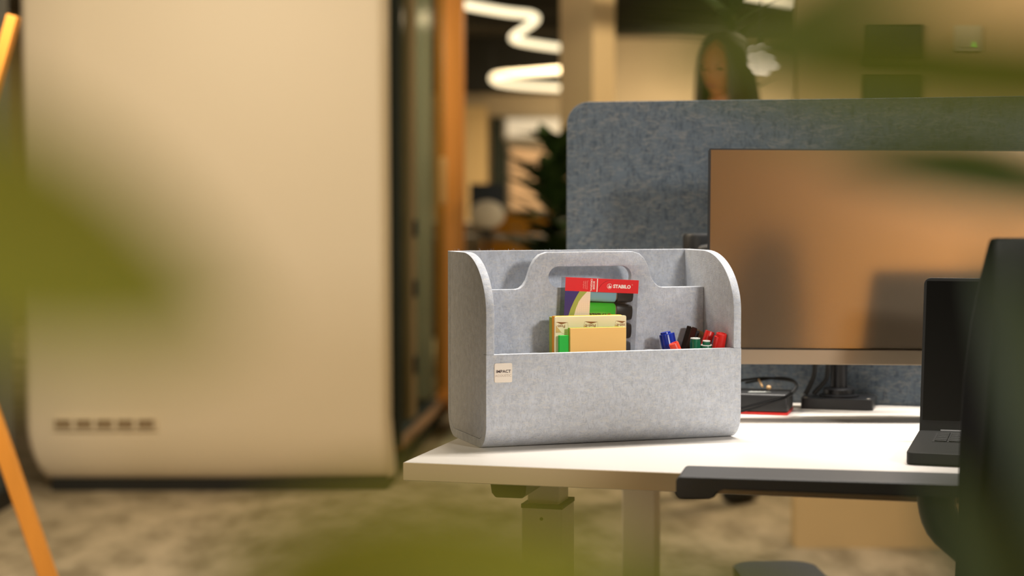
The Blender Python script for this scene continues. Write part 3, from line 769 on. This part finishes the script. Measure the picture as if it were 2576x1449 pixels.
# -- markers: built along local z, origin at the bottom end
def marker(label, tu, tv, tw, bu, bv, bw, rad, cap_m, kind, cat='marker'):
    """top and bottom points in caddy coordinates"""
    a, b_ = in_caddy(bu, bv, bw), in_caddy(tu, tv, tw)
    L_ = (b_ - a).length
    o = thing('marker_pen', label, cat, group='markers standing in the caddy')
    zax = (b_ - a).normalized(); xax = Vector((math.cos(BYAW), math.sin(BYAW), 0)); xax = (xax - zax * xax.dot(zax)).normalized(); yax = zax.cross(xax)
    Rm = Matrix((xax, yax, zax)).transposed().to_4x4()
    o.matrix_world = Matrix.Translation(a) @ Rm
    z0 = L_ - .045
    make('barrel', [lathe([(rad * .8, 0), (rad * .86, .002), (rad * .86, z0 + .004)], 20)], cap_m if kind == 'ribbed' else M_PEARL if kind != 'black' else M_BROWNBLACK, o)
    if kind == 'cap':
        make('cap', [lathe([(rad, z0), (rad, L_ - .0012), (rad * .93, L_), (rad * .72, L_), (rad * .68, L_ - .0012), (rad * .35, L_ - .0012), (rad * .32, L_ - .0004), (0.0003, L_ - .0004)], 24)], cap_m, o)
    elif kind == 'clip':
        cp = make('cap', [lathe([(rad, z0), (rad, L_ - .0045), (rad * .96, L_ - .0035), (rad * .78, L_ - .003), (rad * .74, L_ - .0004), (rad * .66, L_), (rad * .3, L_), (.0003, L_ - .0005)], 24)], cap_m, o)
        make('clip', [xf(prism([(-.0028, 0), (.0028, 0), (.0022, .0075), (-.0022, .0075)], 'z', z0 + .006, L_ - .004), Matrix.Rotation(-PI / 2 + .35, 4, 'Z') @ Matrix.Translation((0, rad * .82, 0)))], cap_m, cp, bevel=.0005)
    elif kind == 'sideclip':
        cp = make('cap', [lathe([(rad, z0), (rad, L_ - .001), (rad * .95, L_), (rad * .70, L_), (rad * .66, L_ - .001), (rad * .4, L_ - .001), (.0003, L_ - .0006)], 24)], cap_m, o)
        make('clip', [xf(prism(rrect(-.0040, .0040, 0, .0068, .0025, 4), 'z', z0 + .004, L_ - .0040), Matrix.Rotation(PI / 2 + .25, 4, 'Z') @ Matrix.Translation((0, rad * .55, 0)))], cap_m, cp, bevel=.0006)
    elif kind == 'black':
        cp = make('cap', [lathe([(rad, z0), (rad, L_ - .001), (rad * .9, L_), (.0003, L_)], 6)], cap_m, o, bevel=.0006)
        make('clip', [xf(box(0, 0, 0, .0055, .004, .036), Matrix.Translation((rad * .95, -rad * .35, L_ - .021)))], M_RUBBER, cp, bevel=.0006)
    elif kind == 'ribbed':
        cp = make('cap', [lathe([(rad, z0), (rad, L_ - .0015), (rad * .97, L_ - .0005)], 24)], cap_m, o)
        make('rim', [lathe([(rad * .99, L_ - .0010), (rad * .98, L_), (rad * .80, L_), (rad * .78, L_ - .0010)], 24)], M_PEARL, cp)
        make('plug', [lathe([(rad * .66, L_ - .002), (rad * .66, L_ + .0002), (rad * .22, L_ + .0002), (rad * .20, L_ - .0012), (.0003, L_ - .0012)], 24)], M_PEARL, cp)
        for k in range(12):
            t_ = 2 * PI * k / 12
            make('rib', [box(rad * math.cos(t_), rad * math.sin(t_), L_ - .022, .0008, .0008, .032)], cap_m, cp)
    elif kind == 'stepped':
        cp = make('cap', [lathe([(rad * .96, z0), (rad, z0 + .001), (rad, L_ - .0082), (rad * .95, L_ - .0072), (rad * .70, L_ - .0068), (rad * .68, L_ - .0012)], 24)], cap_m, o)
        make('rim', [lathe([(rad * .90, L_ - .0078), (rad * .97, L_ - .0070), (rad * .90, L_ - .0060), (rad * .72, L_ - .0062)], 24)], M_PEARL, cp)
        make('plug', [lathe([(rad * .685, L_ - .0014), (rad * .66, L_), (rad * .16, L_), (rad * .14, L_ - .001), (.0003, L_ - .001)], 24)], M_PEARL, cp)
    return o
marker('blue marker with clip, leaning left, leftmost of the markers', .2985, .062, .1556, .3240, .052, .02, .0102, M_BLUE, 'clip')
marker('short red-orange marker leaning left in front of the blue marker', .2968, .028, .1412, .3400, .028, .045, .0074, M_REDORANGE, 'cap')
marker('black marker with flat clip, leaning right behind the green one', .3535, .0865, .1600, .3120, .0865, .03, .0092, M_BROWNBLACK, 'black')
st = caddy_thing('wooden_stick', 'flat tan stick leaning right between the black and red markers', 'stick', .3260, .0985, .05, .42)
make('stick', [prism(rrect(-.0075, .0075, 0, .1130, .001, 3), 'y', 0, .003)], M_TAN, st, bevel=.0003)
marker('green marker with pale ring top, standing upright before the black one', .3385, .043, .1467, .3400, .050, .02, .0074, M_GREEN, 'ribbed')
marker('green marker with white stepped top, upright between green and red ones', .3545, .038, .1430, .3560, .046, .02, .0087, M_GREEN, 'stepped')
marker('red marker leaning right, behind the brighter red one', .3695, .058, .1552, .3330, .066, .04, .0072, M_RED, 'cap')
marker('bright red marker with side clip by the caddy wall, rightmost', .3716, .0225, .1540, .3640, .058, .02, .0080, M_RED, 'sideclip')

# ---------------------------------------------------------------- office chair (local +x is the way it faces)
och = thing('office_chair', 'black office chair with grey armrests pushed sideways against the desk', 'chair', (.326, 1.875, 0), math.radians(168.5))
make('seat', [prism(rrect(-.20, .25, -.22, .22, .08, 6), 'z', .44, .52)], M_CHAIR, och, bevel=.025, seg=3)
def back_shell():
    rows = []; zs = [.50, .56, .64, .72, .80, .88, .95, 1.00, 1.03, 1.048]
    for z in zs:
        hw = .205 if z < .84 else .205 - .165 * ((z - .84) / .208) ** 2.3
        lean = -.187 - .015 * ((z - .74) / .3) ** 2 * (1 if z > .74 else -1.9) - .012 * max(0, z - .74)
        rows.append((z, hw, lean))
    v, f = [], []; n = 11
    for side_ in (0, 1):
        for z, hw, lx in rows:
            for k in range(n):
                s = -1 + 2 * k / (n - 1)
                v.append((lx + .03 * s * s - (.055 if side_ else 0), hw * s, z))
    N = len(rows) * n
    for r in range(len(rows) - 1):
        for k in range(n - 1):
            a = r * n + k
            f.append((a, a + 1, a + n + 1, a + n)); f.append((N + a, N + a + n, N + a + n + 1, N + a + 1))
    for r in range(len(rows) - 1):
        for k in (0, n - 1):
            a = r * n + k; f.append((a, a + n, N + a + n, N + a))
    for k in range(n - 1):
        f.append((k, N + k, N + k + 1, k + 1)); a = (len(rows) - 1) * n + k; f.append((a, a + 1, N + a + 1, N + a))
    return v, f
make('backrest', [back_shell()], M_CHAIR, och, bevel=.012, seg=3)
make('back_support', [bar((-.20, 0, .42), (-.27, 0, .70), .06, .03)], M_BLACK, och, bevel=.005)
def arm_profile(x0, x1, z):
    return [(x1, z - .004), (x1 - .004, z), (x0, z + .001), (x0, z - .016), (x1 - .058, z - .0145), (x1 - .052, z - .0165), (x1 - .046, z - .024), (x1 - .040, z - .0265), (x1 - .004, z - .0265), (x1, z - .022)]
# far arm
arm = make('armrest', [prism([(p[0], p[1]) for p in arm_profile(-.24, .170, .756)], 'y', -.285, -.192)], M_ARM, och, bevel=.004, seg=3)
br = make('arm_post', [tube(smooth_path([(-.135, -.24, .742), (-.145, -.24, .70), (-.185, -.24, .66), (-.21, -.245, .60), (-.17, -.24, .50), (-.10, -.20, .45)], 5), .022, 12, None)], M_BLACK, och)
# near arm, turned outwards and lower
arm2 = make('armrest', [prism(rrect(-.125, .125, -.046, .046, .03, 6), 'z', 0, .028)], M_BLACK, och, bevel=.006, seg=3)
arm2.location = (.020, .055, .656); arm2.rotation_euler = (0, 0, math.radians(104))
make('arm_post', [tube(smooth_path([(.02, .12, .648), (-.02, .20, .62), (-.06, .25, .56), (-.06, .24, .48), (-.04, .18, .455)], 5), .018, 12)], M_BLACK, och)
make('gas_lift', [lathe([(.028, .10), (.028, .30), (.02, .30), (.02, .44)], 16)], M_BLACKM, och)
for k in range(5):
    a = 2 * PI * k / 5 + .3
    lg = make('base_arm', [bar((.02 * math.cos(a), .02 * math.sin(a), .11), (.29 * math.cos(a), .29 * math.sin(a), .075), .045, .03)], M_BLACK, och, bevel=.006)
    make('caster', [xf(lathe([(.014, -.02), (.028, -.016), (.028, .016), (.014, .02)], 16), Matrix.Translation((.29 * math.cos(a), .29 * math.sin(a), .028)) @ Matrix.Rotation(a, 4, 'Z') @ Matrix.Rotation(PI / 2, 4, 'X'))], M_RUBBER, lg)

# ---------------------------------------------------------------- things on the beige wall
def wall_panel(label, x0, x1, z0, z1):
    o = thing('wall_panel', label, 'panel', (0, 5.5, 0), group='dark panels on the beige wall')
    make('panel', [bb(x0 + .004, x1 - .004, -.016, -.002, z0 + .004, z1 - .004)], M_PANEL, o, bevel=.002)
    make('frame', [bb(x0, x1, -.018, 0, z0, z0 + .005), bb(x0, x1, -.018, 0, z1 - .005, z1), bb(x0, x0 + .005, -.018, 0, z0 + .005, z1 - .005), bb(x1 - .005, x1, -.018, 0, z0 + .005, z1 - .005)], M_PODDARK, o)
    return o
xa, xb = at(2174, 100, 5.48).x, at(2321, 100, 5.48).x
wall_panel('upper dark square panel on the beige wall', xa, xb, at(0, 156, 5.48).z, at(0, 66, 5.48).z)
wall_panel('lower dark square panel on the beige wall, cut by the felt screen', xa, xb, at(0, 272, 5.48).z, at(0, 178, 5.48).z)
a, b_ = at(2401, 136, 5.48), at(2472, 68, 5.48)
o = thing('wall_switch', 'pale square wall switch with a small green light right of the dark panels', 'switch', (a.x, 5.5, a.z))
sx_, sz_ = b_.x - a.x, b_.z - a.z
make('plate', [prism(rrect(0, sx_, 0, sz_, .004, 3), 'y', -.010, 0)], M_SWITCH, o, bevel=.002)
make('rocker', [bb(.014, sx_ - .014, -.014, -.010, .012, sz_ - .012)], M_SWITCH, o, bevel=.0015)
make('indicator', [prism([(sx_ * .64, sz_ * .16), (sx_ * .76, sz_ * .16), (sx_ * .70, sz_ * .40)], 'y', -.0155, -.0138)], M_LEDLIT, o)

# ---------------------------------------------------------------- person far behind the screen
wp = thing('person', 'standing person with long dark hair and a pale top behind the felt screen', 'person', (.785, 6.45, 0), math.radians(-38))
def skin_mesh(name, joints, edges, m, sub=2):
    me = bpy.data.meshes.new(name); me.from_pydata([j[0] for j in joints], edges, [])
    o = bpy.data.objects.new(name, me); COL.objects.link(o)
    md = o.modifiers.new('skin', 'SKIN')
    for i, j in enumerate(joints):
        r = j[1]; me.skin_vertices[0].data[i].radius = r if isinstance(r, tuple) else (r, r)
        me.skin_vertices[0].data[i].use_root = (i == 0)
    s = o.modifiers.new('sub', 'SUBSURF'); s.levels = sub; s.render_levels = sub
    dg = bpy.context.evaluated_depsgraph_get(); ev = o.evaluated_get(dg); em = ev.to_mesh()
    v = [tuple(x.co) for x in em.vertices]; f = [tuple(p.vertices) for p in em.polygons]
    ev.to_mesh_clear(); bpy.data.objects.remove(o)
    return v, f
J = []; E_ = []
def jt(p, r, parent=None):
    J.append((p, r))
    if parent is not None: E_.append((parent, len(J) - 1))
    return len(J) - 1
pel = jt((0, 0, .93), (.15, .10)); ch1 = jt((0, 0, 1.10), (.12, .09), pel); ch2 = jt((0, 0, 1.27), (.14, .095), ch1); ch3 = jt((0, .01, 1.38), (.10, .07), ch2)
nk = jt((0, .005, 1.45), .052, ch3); hd = jt((0, -.01, 1.53), .052, nk)
for s in (-1, 1):
    sh_ = jt((s * .165, .01, 1.365), .052, ch3); el = jt((s * .215, .03, 1.09), .040, sh_); wr = jt((s * .20, -.08, .87), .026, el)
    pm = jt((s * .195, -.105, .80), (.020, .034), wr)
    for k, (dy, ln) in enumerate(((-.030, .062), (-.010, .075), (.010, .070), (.028, .054))):
        b1 = jt((s * .195, -.115 + dy * 1.0, .765), .0095, pm); b2 = jt((s * .188, -.125 + dy, .765 - ln * .5), .0085, b1); jt((s * .178, -.120 + dy, .765 - ln), .007, b2)
    th1 = jt((s * .180, -.150, .805), .010, pm); jt((s * .172, -.168, .770), .008, th1)
    hp = jt((s * .085, 0, .88), .088, pel); kn = jt((s * .095, -.01, .49), .056, hp); an = jt((s * .10, .02, .09), .036, kn); jt((s * .105, -.12, .035), .032, an)
bv, bf = skin_mesh('tmp', J, E_, M_SKIN)
hv_, hf_ = ellipsoid((0, -.012, 1.585), (.074, .094, .112), 28, 20)
hv2 = []
for (x, y, z) in hv_:                                   # shape the face: jaw narrows, brow, eye hollows, nose, lips, chin
    t_ = (1.585 - z) / .112
    if t_ > 0: x *= 1 - .26 * t_; 
    if y < 0:
        def g_(cx_, cz_, sx2, sz2, amp): return amp * math.exp(-((x - cx_) / sx2) ** 2 - ((z - cz_) / sz2) ** 2)
        y -= g_(0, 1.560, .011, .020, .022) + g_(0, 1.525, .022, .008, .006) + g_(0, 1.492, .022, .012, .010)
        y += g_(.030, 1.588, .016, .011, .010) + g_(-.030, 1.588, .016, .011, .010)
    hv2.append((x, y, z))
ears = [ellipsoid((s * .074, .005, 1.575), (.010, .020, .030), 10, 8) for s in (-1, 1)]
body = make('body', [(bv, bf), (hv2, hf_)] + ears, M_SKIN, wp)
rm = body.modifiers.new('remesh', 'REMESH'); rm.mode = 'VOXEL'; rm.voxel_size = .006; rm.use_smooth_shade = True
for s in (-1, 1):
    make('eye', [ellipsoid((s * .030, -.088, 1.588), (.013, .010, .007), 10, 6)], M_EYE, wp)
make('mouth', [ellipsoid((0, -.103, 1.525), (.021, .006, .006), 10, 6)], M_LIPS, wp)
def hair():
    v, f = [], []; n = 22
    levels = [(1.715, .018, 0), (1.708, .048, .0), (1.69, .075, .004), (1.655, .094, .008), (1.61, .104, .012), (1.56, .110, .016), (1.50, .116, .02), (1.43, .124, .026), (1.36, .130, .032), (1.28, .128, .040), (1.20, .112, .045), (1.15, .085, .05)]
    for z, r, off in levels:
        for k in range(n):
            a = PI * 1.5 + (.0 if z > 1.675 else .62) + (2 * PI - (0 if z > 1.675 else 1.24)) * k / (n - 1)
            w = 1 + .05 * math.sin(a * 9 + z * 20)
            v.append((r * 1.0 * math.cos(a) * w, off + r * 1.12 * math.sin(a) * w - .006, z))
    for i in range(len(levels) - 1):
        for k in range(n - 1):
            a = i * n + k; f.append((a, a + 1, a + n + 1, a + n))
    f.append(tuple(range(n)))
    return v, f
hh = make('hair', [hair()], M_HAIR, wp)
so = hh.modifiers.new('solid', 'SOLIDIFY'); so.thickness = .022; so.offset = -1
su = hh.modifiers.new('sub', 'SUBSURF'); su.levels = 1; su.render_levels = 1
TJ = [((0, 0, .90), (.165, .118)), ((0, 0, 1.10), (.138, .108)), ((0, 0, 1.27), (.158, .112)), ((0, .01, 1.375), (.115, .085)), ((.172, .01, 1.365), .062), ((.217, .03, 1.10), .050), ((-.172, .01, 1.365), .062), ((-.217, .03, 1.10), .050)]
make('top', [skin_mesh('tmp', TJ, [(0, 1), (1, 2), (2, 3), (3, 4), (4, 5), (3, 6), (6, 7)], M_TOP)], M_TOP, wp)
LJ = [((0, 0, .93), (.168, .118)), ((.087, 0, .86), .100), ((.095, -.01, .49), .070), ((.10, .02, .11), .052), ((-.087, 0, .86), .100), ((-.095, -.01, .49), .070), ((-.10, .02, .11), .052)]
make('trousers', [skin_mesh('tmp', LJ, [(0, 1), (1, 2), (2, 3), (0, 4), (4, 5), (5, 6)], M_TROUSER)], M_TROUSER, wp)
for s in (-1, 1): make('shoe', [ellipsoid((s * .104, -.05, .038), (.045, .125, .038), 14, 8)], M_PLINTH, wp)

# ---------------------------------------------------------------- plants
def leaf_mesh(name, m, L_=1.0, W=.36, curl=.18, fold=.10):
    nL, nW = 12, 4; v, f = [], []
    for i in range(nL + 1):
        t_ = i / nL
        hw = W * .5 * (math.sin(PI * min(1, t_ ** .8)) ** .75 if 0 < t_ < 1 else .02)
        for k in range(nW + 1):
            s = -1 + 2 * k / nW
            v.append((t_ * L_, hw * s, -curl * t_ * t_ + fold * abs(s) * hw * 2))
    for i in range(nL):
        for k in range(nW):
            a = i * (nW + 1) + k; f.append((a, a + 1, a + nW + 2, a + nW + 1))
    me = bpy.data.meshes.new(name); me.from_pydata(v, [], f); me.materials.append(m)
    for p in me.polygons: p.use_smooth = True
    return me
LM = leaf_mesh('leaf', M_LEAF); LMD = leaf_mesh('leaf_deep', M_LEAFD); LMK = leaf_mesh('leaf_dark', M_PLANTDK)
def add_leaf(parent, me, base, tip, up, scale_w=1.0):
    base, tip = Vector(base), Vector(tip); x = tip - base; L_ = x.length; x.normalize()
    up = Vector(up); y = up.cross(x).normalized(); z = x.cross(y)
    o = bpy.data.objects.new('leaf', me); COL.objects.link(o)
    M = Matrix((x * L_, y * L_ * scale_w, z * L_)).transposed().to_4x4(); M.translation = base
    o.parent = parent; o.matrix_parent_inverse = Matrix.Identity(4)
    o.matrix_local = parent.matrix_basis.inverted() @ M
    return o
def pot(parent, r, h):
    make('pot', [lathe([(r * .72, 0), (r, h), (r * .9, h), (r * .88, h - .03), (.001, h - .03)], 28)], M_POT, parent)
    make('soil', [lathe([(r * .86, h - .035), (.3 * r, h - .02), (.001, h - .018)], 20)], M_SOIL, parent)

def bush(name, label, loc, r_pot, h_pot, spread, z0, z1, n, leaf, seed, group=None, wide=1.0):
    rg_ = random.Random(seed)
    p = thing(name, label, 'plant', loc, group=group)
    pot(p, r_pot, h_pot)
    make('stem', [tube([(0, 0, h_pot - .03), (rg_.uniform(-.02, .02), 0, (h_pot + z1) / 2), (0, 0, z1 - .05)], .008, 8)], M_STEM, p)
    for i in range(n):
        a = i * 2.4 + rg_.uniform(-.3, .3); z = z0 + (z1 - z0) * (i + .5) / n
        sp = spread * (1 - .45 * (i / n)) * rg_.uniform(.8, 1.15)
        base = Vector(loc) + Vector((0, 0, z)); tip = base + Vector((math.cos(a) * sp, math.sin(a) * sp, rg_.uniform(.0, .22)))
        add_leaf(p, leaf, base, tip, (0, 0, 1), wide)
    return p
q = at(1385, 500, 8.3)
bush('potted_plant', 'dark green bushy potted plant beyond the caddy, left of the felt screen', (q.x + .02, 8.3, 0), .16, .35, .34, .45, 1.38, 150, LMK, 5, wide=1.0)
bush('potted_plant', 'tall dark leafy plant standing behind the person and the glowing pendant', (.96, 7.6, 0), .17, .4, .30, .5, 1.95, 60, LMK, 11, wide=.9)
f0 = at(1917, 150, 6.2)
fl = thing('pendant_lamp', 'small glowing petal-shaped pendant lamp hanging beside the person', 'lamp', f0)
M_GLOW = mat('glowing_shade', lin(250, 236, 210), .5, emit=((1.0, .86, .66, 1), 1.5))
make('bulb_holder', [lathe([(.008, .045), (.012, .05), (.012, .075), (.004, .08)], 12)], M_BLACKM, fl)
make('cord', [tube([(0, 0, .075), (0, 0, 3.0 - f0.z)], .0025, 6)], M_BLACKM, fl)
for k, (ang, ln) in enumerate(((2.6, .055), (1.5, .045), (.5, .05), (-.25, .062), (-1.2, .05), (-2.1, .05), (3.5, .048))):
    pe = make('shade_petal', [ellipsoid((ln * .48, 0, 0), (ln * .58, .024, .007), 14, 8)], M_GLOW, fl)
    pe.matrix_local = Matrix.Rotation(PI / 2, 4, 'X') @ Matrix.Rotation(ang, 4, 'Z') @ Matrix.Rotation(-.25, 4, 'Y') @ Matrix.Rotation(.3 * (-1) ** k, 4, 'X')

# nearest plants, right before the camera: leaves given as (base, tip) seen positions and distance
def near_plant(label, loc, pot_r, specs, stem_pts, extra, seed):
    p = thing('potted_plant', label, 'plant', loc)
    pot(p, pot_r, .32)
    L0 = Vector(loc)
    for sp in stem_pts:
        make('stem', [tube(smooth_path([Vector(s_) - L0 for s_ in sp], 5), .004, 8)], M_STEM, p)
    for (b0, t0, up, me, w) in specs:
        add_leaf(p, me, b0, t0, up, w)
    rg_ = random.Random(seed)
    for i in range(extra):
        a = i * 2.4; z = .45 + .40 * i / extra
        base = L0 + Vector((0, 0, z)); tip = base + Vector((math.cos(a) * .12, math.sin(a) * .10 - .03, .05))
        add_leaf(p, LMD, base, tip, (0, 0, 1), .9)
    return p
FWD = (0, -1, .35)
near_plant('blurred green plant close to the camera on the left side', (-.24, .40, 0), .10, [
    (at(-560, 410, .22), at(620, 780, .22), FWD, LM, 1.45),
    (at(-520, 760, .40), at(20, 560, .40), FWD, LMD, .9),
    (at(520, 1530, .26), at(1660, 1380, .26), FWD, LM, 1.15),
    (at(600, 1620, .32), at(1400, 1380, .32), FWD, LMD, 1.1),
    (at(900, 1640, .30), at(1900, 1500, .30), FWD, LMD, .8),
    ], [[(-.24, .40, .29), (-.22, .36, .70), (-.135, .26, 1.00), (-.093, .22, 1.086)], [(-.24, .40, .29), (-.17, .36, .80), (-.052, .28, .985)]], 12, 3)
near_plant('blurred green plant close to the camera on the right side', (.27, .45, 0), .11, [
    (at(2900, 260, .30), at(1640, -20, .30), FWD, LMD, .50),
    (at(2960, 200, .34), at(1680, 90, .34), FWD, LMD, .42),
    (at(2800, -300, .30), at(1720, 60, .30), FWD, LMD, .45),
    (at(2820, 330, .24), at(1880, 190, .24), FWD, LMD, .52),
    (at(2800, 520, .45), at(2080, 370, .45), FWD, LMK, .55),
    (at(2900, 1800, .42), at(2580, 640, .40), FWD, LMK, .7),  # dark material paints these right-hand leaves as lying in shadow
    (at(2300, 1850, .38), at(1600, 1400, .38), FWD, LMD, 1.1),
    (at(2700, 1900, .40), at(2420, 1180, .38), FWD, LMK, 1.0),  # shadow put into the leaf colour here as well
    ], [[(.27, .45, .29), (.24, .44, .75), (.155, .36, .99), (.118, .32, 1.095)], [(.27, .45, .29), (.16, .44, .80), (.11, .40, .955)]], 12, 4)

# ---------------------------------------------------------------- lounge corner far behind the caddy
q = at(1335, 600, 12.6)
o = thing('lounge_chair', 'yellow upholstered lounge chair far behind the caddy', 'chair', (q.x, 12.9, 0), math.radians(160))
cs = [(.30 * math.cos(a), .30 * math.sin(a)) for a in [PI * .1 + PI * .8 * i / 12 for i in range(13)]]
cs2 = [(.36 * math.cos(a), .36 * math.sin(a)) for a in [PI * .1 + PI * .8 * i / 12 for i in range(13)]]
make('back_shell', [prism(cs + list(reversed(cs2)), 'z', .38, 1.05)], M_YELLOW, o, bevel=.03, seg=3)
make('seat_cushion', [prism(rrect(-.29, .29, -.26, .27, .08, 5), 'z', .30, .46)], M_YELLOW, o, bevel=.03, seg=3)
for a, b_ in ((-.24, -.2), (.24, -.2), (-.24, .22), (.24, .22)): make('leg', [lathe([(.014, 0), (.02, .31)], 10, a, b_)], M_BLACKM, o)
q = at(1226, 540, 10.5)
o = thing('shell_chair', 'white round-backed shell chair behind the caddy, below the blue display', 'chair', (q.x, 10.5, 0), 0)
make('backrest', [xf(ellipsoid((0, 0, 0), (.105, .03, .085), 20, 12), Matrix.Translation((0, 0, q.z)))], M_WHITEP, o)
make('seat', [ellipsoid((0, .22, .47), (.21, .21, .045), 20, 10)], M_WHITEP, o)
make('spine', [tube([(0, .10, .46), (0, .02, .6), (0, 0, q.z)], .015, 8)], M_BLACKM, o)
for a, b_ in ((-.15, .07), (.15, .07), (-.15, .37), (.15, .37)): make('leg', [tube([(a * .8, b_, .45), (a, b_, 0)], .011, 8)], M_BLACKM, o)
q0, q1 = at(1182, 524, 11.5), at(1268, 462, 11.5)
o = thing('far_desk', 'dark desk far behind carrying the dark blue display', 'desk', (q0.x + .1, 11.5, 0))
make('tabletop', [bb(-.35, .55, -.3, .4, .86, .89)], M_GREYP, o, bevel=.004)
for a, b_ in ((-.3, -.25), (.5, -.25), (-.3, .35), (.5, .35)): make('leg', [lathe([(.02, 0), (.02, .86)], 10, a, b_)], M_BLACKM, o)
o = thing('display', 'small dark blue display far behind, beside the wooden pod post', 'display', (q0.x, 11.5, .89))
make('screen', [bb(0, q1.x - q0.x, -.02, 0, .10, q1.z - .89)], M_NAVY, o, bevel=.004)
make('stand', [bb(.07, .15, 0, .03, 0, .14), bb(.03, .19, -.05, .07, 0, .012)], M_BLACKM, o, bevel=.003)
o = thing('far_cabinet', 'low grey cabinet at the far end of the hall', 'cabinet', (-.1, 14.5, 0))
make('body', [bb(-.6, .7, 0, .45, .05, .95)], M_GREYP, o, bevel=.01)
make('plinth', [bb(-.58, .68, .02, .43, 0, .05)], M_PLINTH, o)
for k in range(3): 
    d_ = make('door', [bb(-.59 + k * .43, -.17 + k * .43, -.018, 0, .07, .93)], M_GREYP, o, bevel=.004)
    make('handle', [bb(-.22 + k * .43, -.20 + k * .43, -.035, -.018, .6, .75)], M_BLACKM, d_, bevel=.003)
